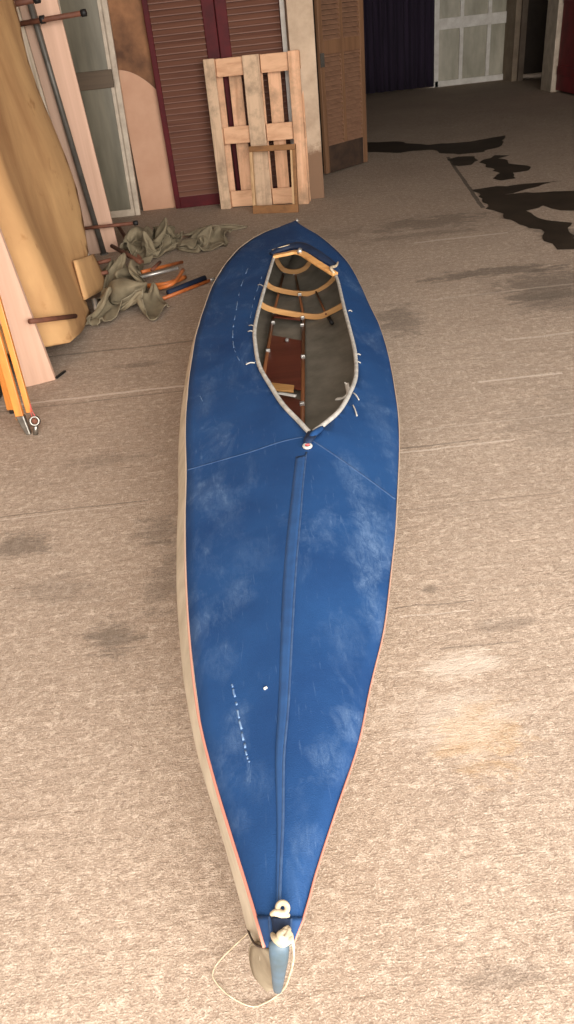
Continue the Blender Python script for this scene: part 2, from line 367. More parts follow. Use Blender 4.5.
# glazed white door at the far end
wx0 = 3.76; wx1 = 5.05
A0 = gy(434.5, 86, 16.3); A1 = gy(515.5, 78, 16.3)
wx0, wx1 = A0.x, A1.x
d = thing('window_1', '', '', ((wx0+wx1)/2, 16.32, 0)); del d['label']; del d['category']; d['kind'] = 'structure'
mz = gy(435, 25, 16.3).z
mb = MB(); mb.box(wx0, wx1, 16.33, 16.345, .06, 2.3)
pane = mb.build('pane', M['farglass'], d)
mb = MB()
mb.box(wx0-.05, wx0+.07, 16.28, 16.36, 0.0, 2.35); mb.box(wx1-.05, wx1+.05, 16.28, 16.36, 0, 2.35)
mb.box(wx0, wx1, 16.28, 16.36, 0.0, .10); mb.box(wx0, wx1, 16.28, 16.36, 2.25, 2.35)
mb.build('window_frame', M['white'], d, bevel=.005)
mb = MB()
for px in (461, 488):
    x = gy(px, 50, 16.3).x; mb.box(x-.035, x+.035, 16.29, 16.35, .1, 2.25)
mb.box(wx0, wx1, 16.285, 16.355, mz-.09, mz+.09)
mb.build('glazing_bar', M['white'], d, bevel=.005)

# curtain
cx0, cx1 = 2.2, 3.72
vs = []; fs = []; n = 90
for i in range(n+1):
    x = cx0 + (cx1-cx0)*i/n
    for j, z in enumerate((.03, .6, 1.3, 2.0, 2.5)):
        y = 16.2 + .045*math.sin(i*.55 + .3*math.sin(j)) + .02*math.sin(i*1.31+j)
        vs.append((x, y, z))
for i in range(n):
    for j in range(4): fs.append((i*5+j, (i+1)*5+j, (i+1)*5+j+1, i*5+j+1))
cur = thing('curtain', 'dark purple curtain hanging to the floor beside the white glazed door', 'curtain', (2.96, 16.2, 0))
o = mk('cloth', vs, fs, M['curtain'], cur, True); sd = o.modifiers.new('s', 'SOLIDIFY'); sd.thickness = .006
MB().tube([(cx0-.1, 16.2, 2.5), (cx1+.02, 16.2, 2.5)], .018, 10, 0).build('curtain_rail', M['steelpipe'], cur, True)
for x in (cx0, 3.6): MB().bar((x, 16.2, 2.5), (x, 16.45, 2.5), .03, .03, (0,0,1)).build('bracket', M['steelpipe'], cur)

# damp patches on the floor
def patch(pts, label, z=.003):
    P = [gz(x, y) for x, y in pts]
    # roughen the outline
    out = []
    for i in range(len(P)):
        a, b = P[i], P[(i+1) % len(P)]; L = (b-a).length; k = max(2, int(L/.07)); nrm = Vector((-(b-a).y, (b-a).x, 0)).normalized()
        for j in range(k):
            q = a.lerp(b, j/k); q = q + nrm * (noise.noise(q*5)*.07 + noise.noise(q*16)*.03) * min(1, L/.3)
            out.append(q)
    c = sum(out, Vector())/len(out)
    r = delaunay_2d_cdt([Vector((p.x, p.y)) for p in out], [], [list(range(len(out)))], 1, 1e-6)
    vs = [(v.x, v.y, z) for v in r[0]]
    o = mk('damp_patch', vs, [tuple(f) for f in r[2]], M['wet'], None, False, 0, (c.x, c.y, z))
    tag(o, label, 'water stain'); return o
sc = lambda L: [(350+x/2.5625, y/2.5625) for x, y in L]
patch(sc([(40,366),(120,362),(200,372),(235,368),(300,364),(400,347),(386,372),(345,390),(270,398),(235,392),(200,384),(130,392),(40,390)]),
      'long dark damp patch across the hall floor, nearest the purple curtain')
sz = lambda L: [(424+x/3.8267, 120+y/3.8267) for x, y in L]
patch(sz([(92,152),(130,142),(190,140),(205,155),(180,172),(130,178),(105,168)]), 'small dark damp spot just right of the floor joint, beside the star-shaped patch')
patch(sz([(225,158),(270,136),(330,136),(300,146),(340,165),(412,180),(400,196),(330,204),(352,224),(300,232),(268,224),(285,205),(240,182)]), 'star-shaped dark damp patch between the long patch and the big branching one')
patch(sc([(315,487),(420,474),(540,463),(470,482),(395,500),(450,494),(590,488),(600,545),(540,540),(500,528),(462,540),(480,560),(560,572),(590,640),(540,640),(480,590),(400,560),(340,520)]),
      'large branching damp patch at the right edge beside the floor joint')

# ---------------------------------------------------------------- back wall furniture
def basis(bl, br, tl):
    U = (br-bl); Vv = (tl-bl); N = U.cross(Vv).normalized()   # towards camera negative
    if N.y < 0: N = -N
    return U, Vv, N

# aluminium framed glass door leaning in the corner
r = thing('glazed_door_leaf', 'grey dusty glazed door leaf with brown crossrail standing in the left corner', 'door', (-1.3, 7.62, 0))
b0 = V(-1.085, 7.62, 0); dv = V(.030, .06, 1).normalized()
def P(x, z, y=0): return b0 + V(x, y, 0) + dv*z
def slab(mb, x0, x1, z0, z1, y0, y1):
    mb.hexa([P(x0,z0,y0),P(x1,z0,y0),P(x1,z0,y1),P(x0,z0,y1),P(x0,z1,y0),P(x1,z1,y0),P(x1,z1,y1),P(x0,z1,y1)]); return mb
slab(MB(), -.40, -.06, .06, 2.0, .012, .022).build('glass', M['glass'], r)
mb = MB(); slab(mb, -.085, -.055, 0, 2.1, 0, .035); slab(mb, -.045, .0, 0, 2.1, -.005, .04); slab(mb, -.055, -.045, 0, 2.1, .015, .03)
slab(mb, -.43, -.40, 0, 2.1, 0, .035); slab(mb, -.40, -.08, 0, .06, 0, .035); slab(mb, -.40, -.08, 2.0, 2.1, 0, .035)
mb.build('door_frame', M['alu_frame'], r, bevel=.003)
slab(MB(), -.40, -.055, 1.08, 1.22, -.01, .03).build('crossrail', M['stile_dull'], r, bevel=.004)

o = MB().box(-1.075, -.73, 7.79, 7.815, 0, 2.3).build('panel', M['panel'], None, False, .003, (-.90, 7.8, 0))
tag(o, 'tall board with brown stained top and bare pinkish bottom left of the shutters', 'board')

# burgundy louvred shutters
def louvre(mb, x0, x1, y, z0, z1, pitch, dep=.030, th=.008):
    z = z0
    while z < z1 - pitch*.5:
        mb.add([(x0,y-dep/2,z),(x1,y-dep/2,z),(x1,y+dep/2,z+pitch*.8),(x0,y+dep/2,z+pitch*.8),
                (x0,y-dep/2,z+th),(x1,y-dep/2,z+th),(x1,y+dep/2,z+pitch*.8+th),(x0,y+dep/2,z+pitch*.8+th)],
               [(0,3,2,1),(4,5,6,7),(0,1,5,4),(1,2,6,5),(2,3,7,6),(3,0,4,7)])
        z += pitch
shutters = 'pair of burgundy louvred shutters behind the pallet'
for (xa, xb, sl_, sr_, lab) in ((-.745, -.135, .05, .11, 'burgundy framed shutter with brown louvres, left of the pair, beside the pinkish board'),
                                (-.13, .47, .10, .05, 'burgundy framed shutter with brown louvres, mostly behind the leaning pallet')):
    r = thing('louvred_shutter', lab, 'shutter', ((xa+xb)/2, 7.75, 0), shutters)
    for (a, b) in ((xa, xa+sl_), (xb-sr_, xb)):
        MB().box(a, b, 7.71, 7.76, 0, 2.3).build('stile', M['burgundy'], r, bevel=.006)
    MB().box(xa+sl_, xb-sr_, 7.712, 7.758, 0, .10).build('rail', M['burgundy'], r, bevel=.004)
    MB().box(xa+sl_, xb-sr_, 7.712, 7.758, 2.2, 2.3).build('rail', M['burgundy'], r, bevel=.004)
    mb = MB(); louvre(mb, xa+sl_, xb-sr_, 7.735, .10, 2.2, .047); mb.build('louvres', M['slat_brown'], r)
o = MB().box(.425, .466, 7.69, 7.708, 0, 2.3).build('white_strip', M['white'], None, False, .004, (.44, 7.7, 0))
tag(o, 'thin glossy white strip standing along the right edge of the burgundy shutters', 'strip')

# pallet ---------------------------------------------------------
BL = gz(221, 209.5); BR = gz(309, 204)
TL = gy(202.5, 59.5, BL.y + .09)
U = BR - BL; Wd = U.length; U.normalize(); Vv = TL - BL; Ht = Vv.length; Vv.normalize(); N = Vector((U.cross(Vv)))
if N.y < 0: N = -N
N.normalize()
r = thing('pallet', 'pale wooden shipping pallet leaning upright against the burgundy shutters', 'pallet', (BL+BR)/2)
def PP(u, v, w_): return BL + U*u + Vv*v + N*w_
def pb(mb, a, b, c, d, e, f):
    return mb.hexa([PP(a,c,e),PP(b,c,e),PP(b,c,f),PP(a,c,f),PP(a,d,e),PP(b,d,e),PP(b,d,f),PP(a,d,f)])
L = [('bottom_board', 0, .10, .0, 'pallet_grey'), ('bottom_board', Wd*.5-.075, Wd*.5+.075, .0, 'pallet_grey'), ('bottom_board', Wd-.10, Wd, 0, 'pallet')]
for nme, a, b, _, mt in L: pb(MB(), a, b, 0, Ht, 0, .02).build(nme, M[mt], r, bevel=.006)
for v in (0.0, Ht/2-.075, Ht-.14):
    pb(MB(), .01, Wd-.01, v+.01, v+.135, .1, .12).build('cross_board', M['pallet_x'], r, bevel=.004)
    for a, b in ((.005, .1), (Wd*.5-.07, Wd*.5+.07), (Wd-.1, Wd-.005)):
        pb(MB(), a, b, v+.003, v+.138, .0201, .0995).build('block', M['pallet_x'], r, bevel=.004)
for a, b in ((.0, .13), (.185, .30), (Wd*.5-.07, Wd*.5+.07), (Wd*.5+.115, Wd*.5+.23), (Wd-.12, Wd)):
    pb(MB(), a, b, 0, Ht, .1205, .14).build('deck_board', M['pallet'], r, bevel=.005)
for a, b, v0 in ((.105, Wd*.5-.078, 0), (Wd*.5+.078, Wd-.105, 0), (.105, Wd*.5-.078, Ht/2-.075), (Wd*.5+.078, Wd-.105, Ht/2-.075), (.105, Wd*.5-.078, Ht-.155), (Wd*.5+.078, Wd-.105, Ht-.155)):
    pb(MB(), a, b, v0+.012, v0+.15, .03, .05).build('cross_board', M['pallet_x'], r, bevel=.004)

# small frame in front
BL2 = gz(253, 214); BR2 = gz(298, 212.5); TL2 = gy(248.5, 146.5, BL2.y + .10)
BL, U = BL2, (BR2 - BL2); W2 = U.length; U.normalize(); Vv = TL2 - BL2; H2 = Vv.length; Vv.normalize(); N = U.cross(Vv).normalized()
if N.y < 0: N = -N
r = thing('picture_frame', 'small empty brown wooden frame propped against the foot of the pallet', 'frame', (BL2+BR2)/2)
pb(MB(), 0, W2, H2-.045, H2, 0, .035).build('top_rail', M['frame_brown'], r, bevel=.004)
pb(MB(), 0, W2, 0, .07, 0, .035).build('bottom_rail', M['frame_brown'], r, bevel=.004)
pb(MB(), 0, .028, .07, H2-.045, 0, .035).build('side_rail', M['frame_light'], r, bevel=.004)
pb(MB(), W2-.05, W2-.03, .07, H2-.045, 0.004, .031).build('side_rail', M['frame_light'], r, bevel=.003)
pb(MB(), W2-.03, W2, .07, H2-.045, 0, .035).build('side_rail', M['frame_brown'], r, bevel=.004)

# tan louvred door beyond the pier
BL = gz(327, 176); BR = gz(368, 163.5); U = BR-BL; W3 = U.length; U.normalize(); Vv = Vector((0,0,1)); N = U.cross(Vv).normalized()
if N.y < 0: N = -N
r = thing('louvred_door', 'tan louvred door standing ajar past the cream pier, dark foot', 'door', (BL+BR)/2)
pb(MB(), 0, .06, .02, 2.3, 0, .04).build('stile', M['stile_tan'], r, bevel=.005)
pb(MB(), W3-.07, W3, .02, 2.3, 0, .04).build('stile', M['stile_tan'], r, bevel=.005)
pb(MB(), W3*.5-.03, W3*.5+.02, .28, 2.2, 0.002, .038).build('stile', M['stile_tan'], r, bevel=.005)
pb(MB(), .06, W3-.07, 1.10, 1.22, 0.001, .039).build('mid_rail', M['stile_tan'], r, bevel=.005)
pb(MB(), .06, W3-.07, 2.2, 2.3, 0.001, .039).build('top_rail', M['stile_tan'], r, bevel=.005)
tag_ = pb(MB(), .06, W3-.07, .02, .28, 0.001, .039).build('bottom_rail', M['rot'], r, bevel=.005)
mb = MB()
for a, b in ((.06, W3*.5-.03), (W3*.5+.02, W3-.07)):
    for (z0, z1) in ((.28, 1.10), (1.22, 2.2)):
        z = z0
        while z < z1 - .02:
            mb.hexa([PP(a,z,.006),PP(b,z,.006),PP(b,z+.03,.034),PP(a,z+.03,.034),PP(a,z+.008,.004),PP(b,z+.008,.004),PP(b,z+.038,.034),PP(a,z+.038,.034)])
            z += .042
mb.build('louvres', M['slat_tan'], r)
pb(MB(), .0, .05, 1.0, 1.12, -.012, 0).build('hinge', M['steelpipe'], r)

# ---------------------------------------------------------------- left side: boards, rack, foam
def leanboard(name, bl, br, h, lean, th, mat, label, cat='board', back=.0):
    bl = Vector(bl); br = Vector(br); d = Vector((lean, back, 1)).normalized()*h; n = Vector((0, th, 0))
    mb = MB().hexa([bl, br, br+n, bl+n, bl+d, br+d, br+n+d, bl+n+d])
    o = mb.build(name, M[mat], None, False, .003, (bl.x, bl.y, 0)); tag(o, label, cat); return o
# near pink board
leanboard('plank', gz(26, 387.5), gz(55.5, 380), 2.35, -.075, .03, 'pinkboard', 'pale pink board standing on the floor in front of the ochre foam sheet', 'plank')
# the four uprights round the pipe, base near y=6.3
yb = 6.3
def upr(x0b, x1b, x0t, x1t, name, mat, label, th=.025, yb=6.3):
    # bottom px at y 250, top px at y 0, on the plane Y = yb
    a = gy(x0b, 250, yb); b = gy(x1b, 250, yb); c = gy(x0t, 0, yb); e = gy(x1t, 0, yb)
    a = a + (a-c)/((a-c).length)*0; 
    def down(p, q):
        d = (q-p)/(q.z-p.z); return p + d*(0-p.z), p + d*(2.4-p.z)
    a0, a1 = down(a, c); b0_, b1 = down(b, e); n = Vector((0, th, 0))
    o = MB().hexa([a0, b0_, b0_+n, a0+n, a1, b1, b1+n, a1+n]).build(name, M[mat], None, False, .003, (a0.x, yb, 0))
    tag(o, label, 'plank'); return o
upr(103, 119, 33, 57, 'plank', 'pinkboard', 'broad pale pink board standing just right of the grey steel post')
upr(88, 101, 17, 27, 'plank', 'greyboard', 'dull pink plank standing between the grey steel post and the flaking white batten')
upr(78, 87.5, 8, 16, 'batten', 'weatherboard', 'narrow flaking white batten standing next to the ochre foam sheet', yb=6.265)
# steel post with prongs
ra = gy(103, 250, 6.26); rc = gy(29, 0, 6.26); dr = (rc-ra)/(rc.z-ra.z); ra = ra - dr*ra.z
r = thing('storage_post', 'grey steel post with rust-brown prongs holding the leaning boards', 'rack', ra)
MB().tube([ra, ra+dr*2.4], .021, 12, 0).build('post', M['steelpipe'], r, True)
MB().tube([ra, ra+V(0,0,.008)], .034, 12, 0).build('foot_plate', M['steelpipe'], r)
def prong(pa, pb_, Yv, rr=.017):
    a = gy(*pa, Yv); b = gy(*pb_, Yv-.05)
    pr_ = MB().tube([a, b], rr, 10, 0).build('prong', M['rust'], r, True)
    d = (b-a).normalized()
    MB().tube([b-d*.012, b+d*.022], rr*1.35, 10, 0).build('end_cap', M['black'], pr_, True)
    return pr_
p1 = prong((20, 24), (83, 13), 6.2)
a = gy(40, 20, 6.19)
MB().tube([a, a+V(.035,0,.002)], .026, 10, 0).build('collar', M['black'], p1, True)
prong((70, 230), (135, 223), 6.2, .013)
prong((-5, 8), (36, -1), 6.0, .02)
# lower free rod that pokes out past the foam
a = gx(34, 320, -1.20); b = gz(76, 314.5, .05)
o = MB().tube([gx(30, 321.5, -1.16), gx(75.5, 316, -1.045)], .013, 10, 0).build('rod', M['rust'], None, True, 0, tuple(gz(40, 318)))

# foam sheet
def fx(z): return -1.10 - .10*z
def onfoam(px, py):
    d = ray(px, py)      # CAMP + d t ; x = -1.10 - .1 z
    tt = (-1.10 - .10*H) / (d.x + .10*d.z); return CAMP + d*tt
edge_px = [(14, 2), (19, 20), (22.5, 38), (28, 60), (37, 88), (45, 110), (53, 133), (62, 160), (72, 190), (79.7, 220), (87, 252), (85, 275), (85.5, 298), (91, 313), (80, 330), (66, 343), (48, 352)]
E_ = [onfoam(*p) for p in edge_px]
out = [(p.y, max(p.z, .012)) for p in E_]
top = out[0]
out = [(3.0, 2.05), (3.6, 2.12), (4.4, 2.1), (top[0]-.1, 1.98)] + out + [(3.6, .015), (3.0, .02)]
inner = []
k = 0
def inside(p, poly):
    c = False; j = len(poly)-1
    for i in range(len(poly)):
        if (poly[i][1] > p[1]) != (poly[j][1] > p[1]) and p[0] < (poly[j][0]-poly[i][0])*(p[1]-poly[i][1])/(poly[j][1]-poly[i][1])+poly[i][0]: c = not c
        j = i
    return c
yy = 3.05
while yy < 6:
    z = .06
    while z < 2.1:
        if inside((yy, z), out) and min((Vector(q)-Vector((yy, z))).length for q in out) > .03: inner.append((yy, z))
        z += .06
    yy += .06
allp = [Vector(q) for q in out + inner]
rr_ = delaunay_2d_cdt(allp, [], [list(range(len(out)))], 1, 1e-6)
vs = []
for q in rr_[0]:
    y_, z_ = q
    x_ = fx(z_) + .020*math.sin(y_*5 + z_*1.2) + .012*math.sin(z_*6+y_*3)
    x_ -= .34*min(1, max(0, (3.98-y_)/.24))*max(.35, 1-z_*.3)
    vs.append((x_, y_, z_))
o = mk('foam_sheet', vs, [tuple(f) for f in rr_[2]], M['foam'], None, True, 0, (-1.15, 4.4, 0))
sd = o.modifiers.new('s', 'SOLIDIFY'); sd.thickness = .014; sd.offset = 0
tag(o, 'large ochre foam sheet leaning upright on the left, curling out at its lower corner', 'foam sheet')
# the folded flap at its lower corner
fl = [(72.7, 260), (83.2, 299), (103, 285.5), (87.4, 254)]
F = [onfoam(*p) for p in fl]
vs = []; fs = []; nn = 8
for i in range(nn+1):
    for j in range(nn+1):
        s_ = i/nn; t_ = j/nn
        q = (F[0]*(1-s_)+F[3]*s_)*(1-t_) + (F[1]*(1-s_)+F[2]*s_)*t_
        vs.append(q + V(.018+.03*math.sin(math.pi*s_*.6), -.02, 0))
for i in range(nn):
    for j in range(nn): fs.append((i*(nn+1)+j, (i+1)*(nn+1)+j, (i+1)*(nn+1)+j+1, i*(nn+1)+j+1))
f_ = mk('folded_flap', vs, fs, M['foam'], o, True); sd = f_.modifiers.new('s', 'SOLIDIFY'); sd.thickness = .014
tag(bpy.data.objects['rod'], 'short rust-brown rod poking out from behind the near pink board', 'rod')

# ---------------------------------------------------------------- wooden tripod, far left
foot = gz(29, 434, .0)
topd = gx(-10, 297, -1.17) - foot
topd = topd / topd.z
r = thing('wooden_tripod', 'varnished orange wooden tripod with steel foot standing at the left edge', 'tripod', foot)
def TP(px, py, base_off=(0, 0)): return
def leg_slat(pb1, ztop, wd, th, dx=0, dy=0, z0=.05):
    a = foot + V(dx, dy, 0) + topd*z0; b = foot + V(dx, dy, 0) + topd*ztop
    return MB().bar(a, b, wd, th)
l1 = leg_slat(0, 1.3, .036, .022, -.018, 0, .07).build('leg', M['orange'], r, bevel=.003)
l2 = leg_slat(0, 1.3, .026, .022, .020, .03, .085).build('leg', M['orange'], r, bevel=.003)
a = gz(12, 413, 0.0); b = gy(-8, 330, a.y)
mb = MB(); dd = (b-a).normalized(); mb.bar(a+dd*.02, a+dd*1.2, .036, .024)
l3 = mb.build('leg', M['orange'], r, bevel=.003)
MB().tube([a, a+dd*.03], .012, 10, 0).build('leg_tip', M['black'], l3)
# steel shoe
mb = MB(); q = foot
mb.hexa([q+V(-.012,-.014,.0), q+V(.012,-.014,.0), q+V(.012,.014,.0), q+V(-.012,.014,.0),
         q+topd*.09+V(-.036,-.016,0), q+topd*.09+V(.004,-.016,0), q+topd*.09+V(.004,.016,0), q+topd*.09+V(-.036,.016,0)])
shoe = mb.build('steel_shoe', M['chrome'], r, bevel=.006)
def ring(mb, c, ax, R_, r_, n=24, m_=8):
    ax = Vector(ax).normalized(); u = ax.orthogonal().normalized(); v = ax.cross(u)
    vs = []; fs = []
    for i in range(n):
        a_ = 2*math.pi*i/n; d_ = u*math.cos(a_)+v*math.sin(a_)
        for j in range(m_):
            b_ = 2*math.pi*j/m_; vs.append(c + d_*(R_+r_*math.cos(b_)) + ax*(r_*math.sin(b_)))
    for i in range(n):
        for j in range(m_): fs.append((i*m_+j, ((i+1)%n)*m_+j, ((i+1)%n)*m_+(j+1)%m_, i*m_+(j+1)%m_))
    mb.add(vs, fs); return mb
c = gy(34.5, 421, foot.y-.015)
ax = V(.35, -.8, .35)
ring(MB(), c, ax, .019, .008).build('steel_ring', M['chrome'], shoe, True)
MB().tube([c-ax.normalized()*.012, c+ax.normalized()*.006], .013, 16, 0).build('wing_bolt', M['rust'], shoe, True)
MB().tube([gy(36, 438, foot.y-.01)+V(0,0,.005), c+V(0,0,-.02)], .012, 10, 0).build('toe', M['chrome'], shoe, True)
MB().tube([c+V(-.004,0,.02), c+V(.0,-.01,.05), c+V(.006,0,.085), c+V(.003,0,.06), c+V(.012,-.01,.03)], .0018, 6, 3).build('thread', M['redthread'], shoe, True)
# dark case at the frame edge
mb = MB(); mb.box(-1.50, -1.385, 3.35, 3.62, 0, .16)
r = thing('tool_case', 'black case on the floor behind the orange tripod at the left edge', 'case', (-1.44, 3.48, 0))
mb.build('case_body', M['black'], r, bevel=.015)
MB().tube([(-1.44,3.42,.158),(-1.44,3.43,.185),(-1.44,3.54,.185),(-1.44,3.55,.158)], .008, 8, 2).build('handle', M['steelpipe'], r, True)
o = MB().bar(gz(56, 378, .008), gz(65, 371, .008), .014, .01, (0,0,1)).build('wedge', M['black'], None, False, .002, tuple(gz(60,375)))
tag(o, 'tiny black wedge on the floor at the corner of the near pink board', 'wedge')

